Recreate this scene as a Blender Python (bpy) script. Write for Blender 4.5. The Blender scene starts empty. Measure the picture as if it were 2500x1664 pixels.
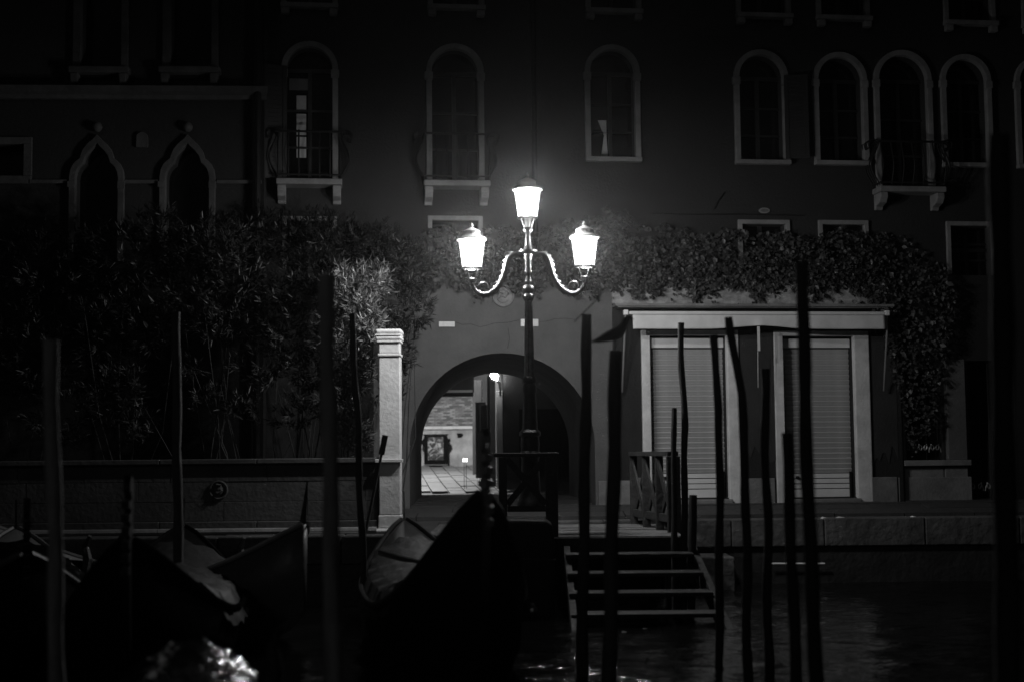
import bpy, math, random
import numpy as np
from mathutils import Vector, Matrix
from mathutils.geometry import tessellate_polygon

random.seed(7)
rng = np.random.default_rng(11)
scene = bpy.context.scene
col = scene.collection

# ------------------------------------------------------------------ camera
FPX, CX, CY = 3472.0, 1250.0, 832.0           # 50 mm lens on a 2500 x 1664 frame
CAM = Vector((0.0, 0.0, 1.0))                 # one metre above the quay pavement
PITCH = math.atan(272.0 / FPX)
ROLL = 0.0098
F0 = Vector((0, math.cos(PITCH), math.sin(PITCH)))
R0 = Vector((1, 0, 0))
U0 = Vector((0, -math.sin(PITCH), math.cos(PITCH)))
RV = R0 * math.cos(ROLL) - U0 * math.sin(ROLL)
UV = U0 * math.cos(ROLL) + R0 * math.sin(ROLL)
cam_data = bpy.data.cameras.new('camera')
cam_data.sensor_width = 36.0
cam_data.lens = 50.0
cam_data.clip_start = 0.1
cam_data.clip_end = 400.0
cam_data.dof.use_dof = True
cam_data.dof.focus_distance = 21.0
cam_data.dof.aperture_fstop = 1.0
cam = bpy.data.objects.new('camera', cam_data)
M = Matrix((RV, UV, -F0)).transposed().to_4x4()
M.translation = CAM
cam.matrix_world = M
col.objects.link(cam)
scene.camera = cam

# ------------------------------------------------------------------ world, moonlight, exposure
SUN_EL, SUN_AZ = math.radians(24), math.radians(200)
world = bpy.data.worlds.new('World')
scene.world = world
world.use_nodes = True
wn = world.node_tree
wn.nodes.clear()
sky = wn.nodes.new('ShaderNodeTexSky')
sky.sky_type = 'NISHITA'
sky.sun_disc = False
sky.sun_elevation = SUN_EL
sky.sun_rotation = SUN_AZ
bw = wn.nodes.new('ShaderNodeRGBToBW')
bg = wn.nodes.new('ShaderNodeBackground')
bg.inputs['Strength'].default_value = 0.00045
wo = wn.nodes.new('ShaderNodeOutputWorld')
wn.links.new(sky.outputs[0], bw.inputs[0])
wn.links.new(bw.outputs[0], bg.inputs[0])
wn.links.new(bg.outputs[0], wo.inputs[0])

sl = bpy.data.lights.new('night_sun', 'SUN')
sl.energy = 0.035
sl.angle = math.radians(12)
so = bpy.data.objects.new('night_sun', sl)
dirv = Vector((math.sin(SUN_AZ) * math.cos(SUN_EL), math.cos(SUN_AZ) * math.cos(SUN_EL), math.sin(SUN_EL)))
so.rotation_euler = dirv.to_track_quat('Z', 'Y').to_euler()
so.location = (0, -5, 12)
col.objects.link(so)

scene.view_settings.view_transform = 'Standard'
scene.view_settings.look = 'None'
scene.view_settings.exposure = 0.0
scene.view_settings.gamma = 1.0
scene.render.engine = 'CYCLES'
scene.cycles.use_denoising = True
scene.cycles.max_bounces = 6
scene.cycles.diffuse_bounces = 3
scene.cycles.glossy_bounces = 3
scene.cycles.volume_bounces = 0
scene.cycles.transparent_max_bounces = 8
scene.cycles.sample_clamp_indirect = 3.0
scene.cycles.caustics_reflective = False
scene.cycles.caustics_refractive = False

# ------------------------------------------------------------------ measuring helpers
def ray(px, py):
    return F0 * FPX + RV * (px - CX) + UV * (CY - py)
def at(px, py, y):
    """world point seen at photo pixel (px, py) on the plane at distance y"""
    r = ray(px, py)
    return CAM + r * ((y - CAM.y) / r.y)
def on_z(px, py, z):
    r = ray(px, py)
    return CAM + r * ((z - CAM.z) / r.z)
class Plane:
    """a vertical facade: local x along it, local y into the building, z up"""
    def __init__(self, ox, oy, tan):
        self.o = Vector((ox, oy, 0)); self.a = math.atan(tan)
        self.t = Vector((math.cos(self.a), math.sin(self.a), 0))
        self.n = Vector((-math.sin(self.a), math.cos(self.a), 0))
    def uz(self, px, py, off=0.0):
        r = ray(px, py)
        o = self.o - self.n * off
        k = (o - CAM).dot(self.n) / r.dot(self.n)
        p = CAM + r * k
        return (p - self.o).dot(self.t), p.z
    def u(self, px, py=800, off=0.0): return self.uz(px, py, off)[0]
    def z(self, px, py, off=0.0): return self.uz(px, py, off)[1]
    def world(self, u, y, z): return self.o + self.t * u + self.n * y + Vector((0, 0, z))
FAC = Plane(0.0, 21.7, 0.1236)
def ground_z(y):
    """the quay falls gently from the houses to the water"""
    return float(np.interp(y, [17.6, 20.0, 21.6, 29.0], [0.0, 0.044, 0.2, 0.2]))
K = 0.8
_o = FAC.world(FAC.u(648, 400), -0.35, 0)
LFT = Plane(_o.x, _o.y, 0.058)

# ------------------------------------------------------------------ materials
MATS = {}
def mat(name, v, var=0.25, scale=6.0, rough=0.8, bump=0.15, bscale=None, metal=0.0, stretch=(1, 1, 1), spec=0.5,
        stain=0.0, stain_scale=0.7, coat=0.0, bdist=0.03):
    m = bpy.data.materials.new(name)
    m.use_nodes = True
    nt = m.node_tree
    n, l = nt.nodes, nt.links
    b = n['Principled BSDF']
    tc = n.new('ShaderNodeTexCoord')
    mp = n.new('ShaderNodeMapping')
    mp.inputs['Scale'].default_value = stretch
    l.new(tc.outputs['Object'], mp.inputs[0])
    nz = n.new('ShaderNodeTexNoise')
    nz.inputs['Scale'].default_value = scale
    nz.inputs['Detail'].default_value = 6
    nz.inputs['Roughness'].default_value = 0.65
    l.new(mp.outputs[0], nz.inputs['Vector'])
    mr = n.new('ShaderNodeMapRange')
    mr.inputs['From Min'].default_value = 0.3
    mr.inputs['From Max'].default_value = 0.7
    mr.inputs['To Min'].default_value = v * (1 - var)
    mr.inputs['To Max'].default_value = v * (1 + var)
    l.new(nz.outputs['Fac'], mr.inputs['Value'])
    src = mr.outputs[0]
    if stain:
        n2 = n.new('ShaderNodeTexNoise')
        n2.inputs['Scale'].default_value = stain_scale
        n2.inputs['Detail'].default_value = 8
        n2.inputs['Roughness'].default_value = 0.7
        l.new(tc.outputs['Object'], n2.inputs['Vector'])
        r2 = n.new('ShaderNodeMapRange')
        r2.inputs['From Min'].default_value = 0.42
        r2.inputs['From Max'].default_value = 0.62
        r2.inputs['To Min'].default_value = 1.0
        r2.inputs['To Max'].default_value = 1.0 - stain
        l.new(n2.outputs['Fac'], r2.inputs['Value'])
        mu = n.new('ShaderNodeMath'); mu.operation = 'MULTIPLY'
        l.new(src, mu.inputs[0]); l.new(r2.outputs[0], mu.inputs[1])
        src = mu.outputs[0]
    cb = n.new('ShaderNodeCombineColor')
    for i in range(3):
        l.new(src, cb.inputs[i])
    l.new(cb.outputs[0], b.inputs['Base Color'])
    b.inputs['Roughness'].default_value = rough
    b.inputs['Metallic'].default_value = metal
    b.inputs['Specular IOR Level'].default_value = spec
    b.inputs['Coat Weight'].default_value = coat
    if bump:
        n3 = n.new('ShaderNodeTexNoise')
        n3.inputs['Scale'].default_value = bscale or scale * 4
        n3.inputs['Detail'].default_value = 5
        l.new(mp.outputs[0], n3.inputs['Vector'])
        bp = n.new('ShaderNodeBump')
        bp.inputs['Strength'].default_value = bump
        bp.inputs['Distance'].default_value = bdist
        l.new(n3.outputs['Fac'], bp.inputs['Height'])
        l.new(bp.outputs[0], b.inputs['Normal'])
    MATS[name] = m
    return m
def emitter(name, strength):
    m = bpy.data.materials.new(name)
    m.use_nodes = True
    nt = m.node_tree
    nt.nodes.clear()
    e = nt.nodes.new('ShaderNodeEmission')
    e.inputs['Color'].default_value = (1, 1, 1, 1)
    e.inputs['Strength'].default_value = strength
    o = nt.nodes.new('ShaderNodeOutputMaterial')
    nt.links.new(e.outputs[0], o.inputs[0])
    MATS[name] = m
    return m

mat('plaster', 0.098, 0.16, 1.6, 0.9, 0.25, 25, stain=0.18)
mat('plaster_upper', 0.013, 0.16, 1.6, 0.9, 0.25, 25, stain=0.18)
mat('plaster_dark', 0.03, 0.2, 2.0, 0.9, 0.25, 25, stain=0.25)
mat('plaster_left', 0.009, 0.2, 2.0, 0.9, 0.3, 18, stain=0.3)
mat('stone', 0.19, 0.22, 4.0, 0.75, 0.25, 22, stain=0.3, stain_scale=1.5)
mat('stone_pale', 0.68, 0.16, 3.0, 0.7, 0.2, 24, stain=0.22, stain_scale=2.0)
mat('stone_rough', 0.30, 0.4, 5.0, 0.95, 0.9, 9, stain=0.35, stain_scale=2.5, stretch=(1, 1, 2.2))
mat('stone_left_dimmed', 0.055, 0.3, 4.0, 0.85, 0.3, 20, stain=0.35, stain_scale=1.5)  # left palace trim, darkened in colour to stand in for lamplight falling off
mat('wet_wood', 0.016, 0.4, 5.0, 0.6, 0.5, 20, stretch=(0.4, 6, 6), stain=0.3)
mat('stone_quay', 0.075, 0.4, 3.5, 0.9, 0.9, 9, stain=0.4, stain_scale=1.2)
mat('stone_wet', 0.015, 0.5, 3.0, 0.6, 0.5, 10)
mat('garden_stone', 0.062, 0.2, 3.0, 0.9, 0.3, 16, stain=0.35, stain_scale=1.1)
mat('paving', 0.045, 0.3, 2.5, 0.7, 0.35, 18, stain=0.3)
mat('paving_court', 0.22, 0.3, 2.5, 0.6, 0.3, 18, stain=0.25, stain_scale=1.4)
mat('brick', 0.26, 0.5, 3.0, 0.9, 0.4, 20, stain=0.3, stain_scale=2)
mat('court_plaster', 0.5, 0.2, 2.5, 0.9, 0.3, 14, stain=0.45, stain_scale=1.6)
mat('vault', 0.07, 0.25, 2.0, 0.9, 0.35, 12, stain=0.3)
mat('pane', 0.004, 0.2, 2.0, 0.12, 0.03, 2.0, spec=0.35)
mat('joinery', 0.006, 0.3, 6.0, 0.6, 0.1)
mat('shutter_wood', 0.006, 0.3, 8.0, 0.6, 0.2, stretch=(4, 4, 1))
mat('curtain', 0.35, 0.15, 5.0, 0.9, 0.2)
mat('iron', 0.008, 0.3, 12.0, 0.7, 0.2, 60, metal=0.0, spec=0.2)
mat('lamp_iron', 0.2, 0.35, 14.0, 0.3, 0.3, 50, metal=0.85)
mat('lamp_base', 0.025, 0.35, 14.0, 0.35, 0.3, 50, metal=0.5)
mat('lamp_roof', 0.4, 0.2, 8.0, 0.5, 0.1, 30)
mat('white_paint', 0.72, 0.08, 3.0, 0.5, 0.08, 30, stain=0.08)
mat('slat_metal', 0.42, 0.12, 4.0, 0.4, 0.06, 30, stain=0.12)
mat('awning_cloth', 0.62, 0.1, 3.0, 0.85, 0.2, 8, stain=0.1)
mat('awning_metal', 0.25, 0.15, 5.0, 0.4, 0.05, metal=0.5)
mat('dock_wood', 0.19, 0.4, 5.0, 0.75, 0.5, 20, stretch=(0.4, 6, 6), stain=0.3)
mat('dock_rail', 0.026, 0.4, 5.0, 0.75, 0.5, 20, stretch=(1, 1, 1), stain=0.3)
mat('pole_pale', 0.36, 0.35, 4.0, 0.85, 0.5, 12, stretch=(4, 4, 0.5), stain=0.4)
mat('pole_dark', 0.07, 0.4, 4.0, 0.8, 0.5, 12, stretch=(4, 4, 0.5), stain=0.4)
mat('pole_black', 0.022, 0.4, 4.0, 0.8, 0.5, 12, stretch=(4, 4, 0.5))
mat('lacquer', 0.006, 0.3, 4.0, 0.6, 0.25, 7, spec=0.0)
mat('lacquer_gloss', 0.01, 0.3, 4.0, 0.28, 0.1, 7, spec=0.5)
mat('boat_grey', 0.11, 0.3, 3.0, 0.5, 0.2, 8)
mat('boat_dark', 0.07, 0.3, 3.0, 0.45, 0.2, 8)
mat('boat_pale', 0.28, 0.3, 3.0, 0.5, 0.2, 8)
mat('ferro', 0.6, 0.15, 8.0, 0.28, 0.1, 20, metal=1.0)
mat('ferro_dark', 0.05, 0.2, 8.0, 0.35, 0.1, 20, metal=1.0)
mat('tarp', 0.01, 0.3, 3.0, 0.6, 0.7, 6, spec=0.2)
mat('tarp_shiny', 0.002, 0.3, 3.0, 0.1, 1.0, 6.0, spec=0.9, bdist=0.035)
mat('leaf_oleander', 0.015, 0.6, 3.0, 0.42, 0.0, spec=0.25)
mat('leaf_lamplit', 0.13, 0.5, 3.0, 0.36, 0.0, spec=0.6)  # brighter copy of the oleander leaf, lamplight put into its colour
mat('leaf_ivy', 0.042, 0.6, 4.0, 0.45, 0.0, spec=0.3)
mat('bark', 0.03, 0.3, 8.0, 0.9, 0.4, 30)
mat('feather', 0.02, 0.3, 10.0, 0.8, 0.1)
mat('board_black', 0.008, 0.3, 6.0, 0.95, 0.1, spec=0.1)
def glowing_pane(name, strength, clear):
    """lightly frosted lamp glass: it glows itself and lets the bulb's light through"""
    m = bpy.data.materials.new(name); m.use_nodes = True
    nt = m.node_tree; nt.nodes.clear()
    e = nt.nodes.new('ShaderNodeEmission'); e.inputs['Strength'].default_value = strength
    t = nt.nodes.new('ShaderNodeBsdfTransparent')
    mx = nt.nodes.new('ShaderNodeMixShader'); mx.inputs[0].default_value = 1 - clear
    o = nt.nodes.new('ShaderNodeOutputMaterial')
    nt.links.new(t.outputs[0], mx.inputs[1]); nt.links.new(e.outputs[0], mx.inputs[2]); nt.links.new(mx.outputs[0], o.inputs[0])
    MATS[name] = m
glowing_pane('lamp_glass', 16.0, .75)
emitter('bulb', 45.0)
emitter('small_light', 6.0)

# ------------------------------------------------------------------ mesh helpers
BASE = {}
class MB:
    def __init__(self): self.v = []; self.f = []
    def add(self, vs, fs):
        k = len(self.v)
        self.v += [tuple(p) for p in vs]
        self.f += [tuple(i + k for i in f) for f in fs]
        return self
    def box(self, c, s, rz=0.0, rot=None, taper=1.0):
        x, y, z = s[0] / 2, s[1] / 2, s[2] / 2
        pts = []
        for (a, b, d) in ((-1, -1, -1), (1, -1, -1), (1, 1, -1), (-1, 1, -1), (-1, -1, 1), (1, -1, 1), (1, 1, 1), (-1, 1, 1)):
            t = taper if d > 0 else 1.0
            pts.append(Vector((a * x * t, b * y * t, d * z)))
        if rot is not None: pts = [rot @ p for p in pts]
        elif rz: pts = [Matrix.Rotation(rz, 3, 'Z') @ p for p in pts]
        c = Vector(c)
        return self.add([p + c for p in pts], [(0, 3, 2, 1), (4, 5, 6, 7), (0, 1, 5, 4), (1, 2, 6, 5), (2, 3, 7, 6), (3, 0, 4, 7)])
    def span(self, a, b):
        """axis-aligned box between two corners"""
        a, b = Vector(a), Vector(b)
        return self.box((a + b) / 2, [abs(b[i] - a[i]) for i in range(3)])
    def bar(self, a, b, w, h=None, up=(0, 0, 1)):
        a, b = Vector(a), Vector(b)
        d = b - a
        z = d.normalized()
        u = Vector(up)
        if abs(z.dot(u)) > 0.97: u = Vector((0, 1, 0))
        x = u.cross(z).normalized(); y = z.cross(x)
        return self.box((a + b) / 2, (w, h or w, d.length), rot=Matrix((x, y, z)).transposed())
    def tube(self, pts, rad, n=8, caps=True):
        pts = [Vector(p) for p in pts]
        if not hasattr(rad, '__len__'): rad = [rad] * len(pts)
        vs, fs = [], []
        px = None
        for i, p in enumerate(pts):
            d = (pts[min(i + 1, len(pts) - 1)] - pts[max(i - 1, 0)]).normalized()
            if px is None:
                u = Vector((0, 0, 1)) if abs(d.z) < 0.9 else Vector((1, 0, 0))
                x = u.cross(d).normalized()
            else:
                x = (px - d * px.dot(d)).normalized()
            y = d.cross(x); px = x
            for k in range(n):
                a = 2 * math.pi * k / n
                vs.append(p + (x * math.cos(a) + y * math.sin(a)) * rad[i])
        for i in range(len(pts) - 1):
            for k in range(n):
                fs.append((i * n + k, i * n + (k + 1) % n, (i + 1) * n + (k + 1) % n, (i + 1) * n + k))
        if caps:
            fs.append(tuple(reversed(range(n)))); fs.append(tuple((len(pts) - 1) * n + k for k in range(n)))
        return self.add(vs, fs)
    def lathe(self, prof, c, n=20, flute=0.0, nf=0):
        c = Vector(c); vs, fs = [], []
        for (r, z) in prof:
            for k in range(n):
                a = 2 * math.pi * k / n
                rr = r * (1 - (flute if nf and (k % 2) else 0))
                vs.append(c + Vector((rr * math.cos(a), rr * math.sin(a), z)))
        for i in range(len(prof) - 1):
            for k in range(n):
                fs.append((i * n + k, i * n + (k + 1) % n, (i + 1) * n + (k + 1) % n, (i + 1) * n + k))
        fs.append(tuple(reversed(range(n)))); fs.append(tuple((len(prof) - 1) * n + k for k in range(n)))
        return self.add(vs, fs)
    def prism(self, loop, y0, y1, frame=None):
        """extrude a 2D (x, z) loop from y0 to y1"""
        n = len(loop)
        vs = [(p[0], y0, p[1]) for p in loop] + [(p[0], y1, p[1]) for p in loop]
        tris = tessellate_polygon([[Vector((p[0], p[1], 0)) for p in loop]])
        fs = [tuple(t) for t in tris] + [tuple(n + i for i in reversed(t)) for t in tris]
        fs += [(i, (i + 1) % n, n + (i + 1) % n, n + i) for i in range(n)]
        if frame is not None: vs = [frame @ Vector(p) for p in vs]
        return self.add(vs, fs)
    def band(self, outer, inner, y0, y1, closed=True):
        """ring between two matching loops, extruded in y"""
        n = len(outer)
        vs = [(p[0], y0, p[1]) for p in outer] + [(p[0], y0, p[1]) for p in inner] + \
             [(p[0], y1, p[1]) for p in outer] + [(p[0], y1, p[1]) for p in inner]
        fs = []
        for i in range(n if closed else n - 1):
            j = (i + 1) % n
            fs += [(i, j, n + j, n + i), (2 * n + j, 2 * n + i, 3 * n + i, 3 * n + j), (j, i, 2 * n + i, 2 * n + j), (n + i, n + j, 3 * n + j, 3 * n + i)]
        if not closed:
            for i in (0, n - 1): fs.append((i, n + i, 3 * n + i, 2 * n + i))
        return self.add(vs, fs)
    def mesh(self, name, off=(0, 0, 0)):
        me = bpy.data.meshes.new(name)
        o = Vector(off)
        me.from_pydata([tuple(Vector(p) - o) for p in self.v], [], self.f)
        me.update()
        return me
    def build(self, name, material, parent=None, base=None, smooth=False, bevel=0.0, recalc=True):
        off = Vector(base) if base is not None else (BASE.get(parent, Vector((0, 0, 0))) if parent else Vector((0, 0, 0)))
        me = self.mesh(name, off)
        ob = link(name, me, material, parent, base if parent is None else None)
        BASE[ob] = off
        if recalc:
            import bmesh
            bm = bmesh.new(); bm.from_mesh(me)
            bmesh.ops.recalc_face_normals(bm, faces=bm.faces)
            bm.to_mesh(me); bm.free()
        if smooth:
            me.polygons.foreach_set('use_smooth', [True] * len(me.polygons))
            try: me.set_sharp_from_angle(angle=math.radians(40))
            except Exception: pass
        if bevel:
            md = ob.modifiers.new('bevel', 'BEVEL'); md.width = bevel; md.segments = 2; md.limit_method = 'ANGLE'
        return ob
def link(name, me, material, parent=None, loc=None):
    ob = bpy.data.objects.new(name, me)
    if material is not None and not me.materials: me.materials.append(MATS[material])
    if parent is not None: ob.parent = parent
    if loc is not None: ob.location = loc
    col.objects.link(ob)
    return ob
def tag(o, label=None, cat=None, group=None, kind=None):
    if label: o['label'] = label
    if cat: o['category'] = cat
    if group: o['group'] = group
    if kind: o['kind'] = kind
    return o
def thing(name, label, cat, loc=(0, 0, 0), rz=0.0, group=None, local=False):
    o = bpy.data.objects.new(name, None)
    o.empty_display_size = 0.2
    o.location = loc; o.rotation_euler = (0, 0, rz)
    col.objects.link(o)
    BASE[o] = Vector((0, 0, 0)) if local else Vector(loc)
    return tag(o, label, cat, group)
def piece(name, me, material, parent, loc, rz=0.0, rot=None):
    """one of many alike pieces sharing mesh data; loc in the parent's frame"""
    ob = link(name, me, material, parent, loc)
    if rot is not None: ob.rotation_euler = rot
    else: ob.rotation_euler = (0, 0, rz)
    return ob
def arch(u0, u1, z0, zs, n=18, top=None):
    """closed loop: jambs from z0 up to the springing zs, then a round head"""
    r = (u1 - u0) / 2; c = (u0 + u1) / 2
    h = r if top is None else top - zs
    pts = [(u0, z0)] + [(c - r * math.cos(math.pi * i / n), zs + h * math.sin(math.pi * i / n)) for i in range(n + 1)] + [(u1, z0)]
    return pts
def wall_mesh(mb, outer, holes, reveal):
    loops = [outer] + holes
    flat = [p for lp in loops for p in lp]
    tris = tessellate_polygon([[Vector((p[0], p[1], 0)) for p in lp] for lp in loops])
    mb.add([(p[0], 0, p[1]) for p in flat], [tuple(t) for t in tris])
    for h, dp in zip(holes, reveal):
        n = len(h)
        mb.add([(p[0], 0, p[1]) for p in h] + [(p[0], dp, p[1]) for p in h], [(i, (i + 1) % n, n + (i + 1) % n, n + i) for i in range(n)])

# ================================================================== SETTING
WATER_Z = -0.85
# --- canal water: real ripples near the camera, flat beyond
gx = np.linspace(-9.5, 12.0, 260); gy = np.concatenate([np.linspace(-14, 8, 12), np.linspace(8.3, 23.0, 420)])
X, Y = np.meshgrid(gx, gy)
Z = np.zeros_like(X)
for k in range(46):
    wl = math.exp(rng.uniform(math.log(0.16), math.log(1.6)))
    th = rng.normal(math.pi / 2, 0.62)
    amp = 0.0026 * wl ** 0.95
    Z += amp * np.sin(2 * math.pi / wl * (X * math.cos(th) + Y * math.sin(th)) + rng.uniform(0, 6.28))
Z += WATER_Z
nyg, nxg = X.shape
verts = np.stack([X, Y, Z], -1).reshape(-1, 3)
idx = np.arange(nyg * nxg).reshape(nyg, nxg)
quads = np.stack([idx[:-1, :-1], idx[:-1, 1:], idx[1:, 1:], idx[1:, :-1]], -1).reshape(-1, 4)
def np_mesh(name, verts, faces, smooth=False):
    me = bpy.data.meshes.new(name)
    nf, k = faces.shape
    me.vertices.add(len(verts)); me.vertices.foreach_set('co', np.ascontiguousarray(verts, dtype=np.float32).ravel())
    me.loops.add(nf * k); me.loops.foreach_set('vertex_index', np.ascontiguousarray(faces, dtype=np.int32).ravel())
    me.polygons.add(nf); me.polygons.foreach_set('loop_start', np.arange(0, nf * k, k, dtype=np.int32))
    me.polygons.foreach_set('loop_total', np.full(nf, k, dtype=np.int32))
    if smooth: me.polygons.foreach_set('use_smooth', np.ones(nf, dtype=bool))
    me.update(); me.validate()
    return me
wm = bpy.data.materials.new('canal_water'); wm.use_nodes = True
b = wm.node_tree.nodes['Principled BSDF']
b.inputs['Base Color'].default_value = (0.004, 0.004, 0.004, 1); b.inputs['Roughness'].default_value = 0.02; b.inputs['IOR'].default_value = 1.33
tc = wm.node_tree.nodes.new('ShaderNodeTexCoord'); mp = wm.node_tree.nodes.new('ShaderNodeMapping'); mp.inputs['Scale'].default_value = (3.0, 9.0, 1)
nz = wm.node_tree.nodes.new('ShaderNodeTexNoise'); nz.inputs['Scale'].default_value = 1.6; nz.inputs['Detail'].default_value = 4
bp = wm.node_tree.nodes.new('ShaderNodeBump'); bp.inputs['Strength'].default_value = 0.6; bp.inputs['Distance'].default_value = 0.03
wl_ = wm.node_tree.links
wl_.new(tc.outputs['Object'], mp.inputs[0]); wl_.new(mp.outputs[0], nz.inputs['Vector']); wl_.new(nz.outputs['Fac'], bp.inputs['Height']); wl_.new(bp.outputs[0], b.inputs['Normal'])
MATS['canal_water'] = wm
tag(link('canal_water', np_mesh('canal_water', verts, quads, True), 'canal_water'), kind='structure')
mb = MB(); mb.span((-40, -40, -3.2), (40, 24, -2.6))
tag(mb.build('canal_bed', 'stone_wet'), kind='structure')

# --- quay: ground body with a jog (garden side stands further out), kerb stones, slabs
LE, RE = 17.6, 20.0                        # distance of the quay edge, garden side and shop side
JX = -0.62
gm_ = MB()
def ground_strip(x0, x1, ys):
    for a, b in zip(ys[:-1], ys[1:]):
        gm_.add([(x0, a, ground_z(a) - .06), (x1, a, ground_z(a) - .06), (x1, b, ground_z(b) - .06), (x0, b, ground_z(b) - .06), (x0, a, -1.4), (x1, a, -1.4), (x1, b, -1.4), (x0, b, -1.4)],
                [(0, 1, 2, 3), (4, 7, 6, 5), (0, 4, 5, 1), (2, 6, 7, 3), (0, 3, 7, 4), (1, 5, 6, 2)])
ground_strip(-14, JX - .45, [LE + .5, 20.0, 21.6, 29.0])
ground_strip(JX - .45, 16, [RE + .45, 21.6, 29.0])
ground = tag(gm_.build('quay_ground', 'paving'), kind='structure')
def kerb_run(x0, x1, y, step, depth=0.45, axis='x', par=None, dz=0.0):
    x = x0
    while x < x1 - 0.05:
        L = min(step * random.uniform(0.8, 1.25), x1 - x)
        m = MB()
        if axis == 'x': m.span((x + 0.006, y, -0.34), (x + L - 0.006, y + depth, dz + random.uniform(-0.006, 0.004)))
        else: m.span((y - depth, x + 0.006, -0.34), (y, x + L - 0.006, random.uniform(-0.006, 0.004)))
        m.build('kerb_stone', 'stone_quay', par, bevel=0.015)
        x += L
kerb_run(-14, JX, LE, 1.4, 0.5, 'x', ground)
kerb_run(JX + 0.02, 16, RE, 1.5, 0.45, 'x', ground, .044)
kerb_run(LE + 0.52, RE + 0.45, JX, 1.2, 0.45, 'y', ground)
m = MB()
m.span((-14, LE + 0.05, -2.6), (JX - 0.05, LE + 0.6, -0.345)).span((JX - 0.6, LE + 0.61, -2.6), (JX - 0.052, RE + 0.7, -0.345)).span((JX - 0.03, RE + 0.06, -2.6), (16, RE + 0.6, -0.345))
tag(m.build('quay_face', 'stone_wet'), kind='structure')
# lower stone step beside the jetty
p0, p1 = on_z(1690, 1352, -0.42), on_z(1762, 1352, -0.42)
m = MB(); m.span((p0.x, 19.2, -1.6), (p1.x + 0.1, RE - 0.005, -0.42))
tag(m.build('landing_step', 'stone_quay', bevel=0.02), 'low worn stone landing step beside the wooden jetty', 'step')
# paving slabs of the quay and the vaulted passage (trachyte blocks)
slab_mesh = []
for k in range(4):
    w, d = (1.0, 0.48)
    m = MB(); m.box((0, 0, 0), (w - 0.016, d - 0.016, 0.06))
    me = m.mesh('paving_slab'); me.materials.append(MATS['paving']); slab_mesh.append(me)
n_s = 0
y = LE + 0.5
row = 0
while y < 28.3:
    x = -2.9 + (0.5 if row % 2 else 0.0)
    while x < 8.0:
        cx, cy = x + 0.5, y + 0.24
        ok = (cy > RE + 0.7) or (x + 1.0 < JX - 0.44)
        fy = 21.7 + cx * 0.1236
        if cy > fy - 0.25 and not (-1.6 < cx < 1.3): ok = False
        sl_ = math.atan((ground_z(cy + .1) - ground_z(cy - .1)) / .2)
        if ok and n_s < 290:
            piece('paving_slab', slab_mesh[n_s % 4], None, ground, (cx, cy, ground_z(cy) - 0.032 + random.uniform(-0.004, 0.004)), 0, (sl_ + random.uniform(-0.006, 0.006), random.uniform(-0.006, 0.006), 0))
            n_s += 1
        x += 1.0
    y += 0.48; row += 1

# --- courtyard beyond the passage: floor rising gently, diagonal slabs
CY0, CY1, CZ1 = 28.6, 40.0, 0.67
def court_z(y): return .2 + (y - CY0) / (CY1 - CY0) * (CZ1 - .2)
m = MB(); m.add([(-8, CY0, .16), (6, CY0, .16), (6, CY1, CZ1 - 0.04), (-8, CY1, CZ1 - 0.04), (-8, CY0, -0.6), (6, CY0, -0.6), (6, CY1, -0.6), (-8, CY1, -0.6)],
                [(0, 1, 2, 3), (4, 7, 6, 5), (0, 4, 5, 1), (1, 5, 6, 2), (2, 6, 7, 3), (3, 7, 4, 0)])
court = tag(m.build('courtyard_ground', 'paving'), kind='structure')
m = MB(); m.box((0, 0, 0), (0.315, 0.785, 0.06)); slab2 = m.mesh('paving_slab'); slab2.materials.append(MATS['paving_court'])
slope = math.atan((CZ1 - .2) / (CY1 - CY0))
rg = math.radians(5.5)
e1 = Vector((math.cos(rg), math.sin(rg), 0)); e2 = Vector((-e1.y, e1.x, 0))
for i in range(-10, 11):
    for j in range(-9, 10):
        p = Vector((-2.0, 34.4, 0)) + e1 * (i * .34) + e2 * ((j + .37 * (i % 2) + random.uniform(-.08, .08) * 0) * .81)
        if CY0 + 0.45 < p.y < CY1 - 0.45 and -4.2 < p.x < 0.3:
            piece('paving_slab', slab2, None, court, (p.x, p.y, court_z(p.y) - 0.028 + random.uniform(-0.008, 0.008)), rot=(Matrix.Rotation(slope, 3, 'X') @ Matrix.Rotation(rg, 3, 'Z')).to_euler())

# ================================================================== MAIN PALACE (facade behind the lamp)
PAL = thing('palace', 'long plastered palace with round-headed windows, archway and shuttered shop', 'building', FAC.o, FAC.a, local=True)
UL, UR, ZT = FAC.u(648, 400), 12.5, 10.6
holes, reveal = [], []
# passage arch
ac_u, ac_z = FAC.uz(1228, 1088)
AR = FAC.u(1452, 1080) - ac_u
arch_loop = arch(ac_u - AR, ac_u + AR, -0.3, ac_z, 28)
holes.append(arch_loop); reveal.append(0.02)
WIN = []
def add_window(x0, x1, ytop, ybot, arched=True):
    xm = (x0 + x1) / 2
    u0, u1 = FAC.u(x0, (ytop + ybot) / 2), FAC.u(x1, (ytop + ybot) / 2)
    zt, zb = FAC.z(xm, ytop), FAC.z(xm, ybot)
    if arched: lp = arch(u0, u1, zb, zt - (u1 - u0) / 2, 16)
    else: lp = [(u0, zb), (u0, zt), (u1, zt), (u1, zb)]
    holes.append(lp); reveal.append(0.28)
    return dict(u0=u0, u1=u1, zt=zt, zb=zb, loop=lp, arched=arched, zs=zt - (u1 - u0) / 2)
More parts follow.
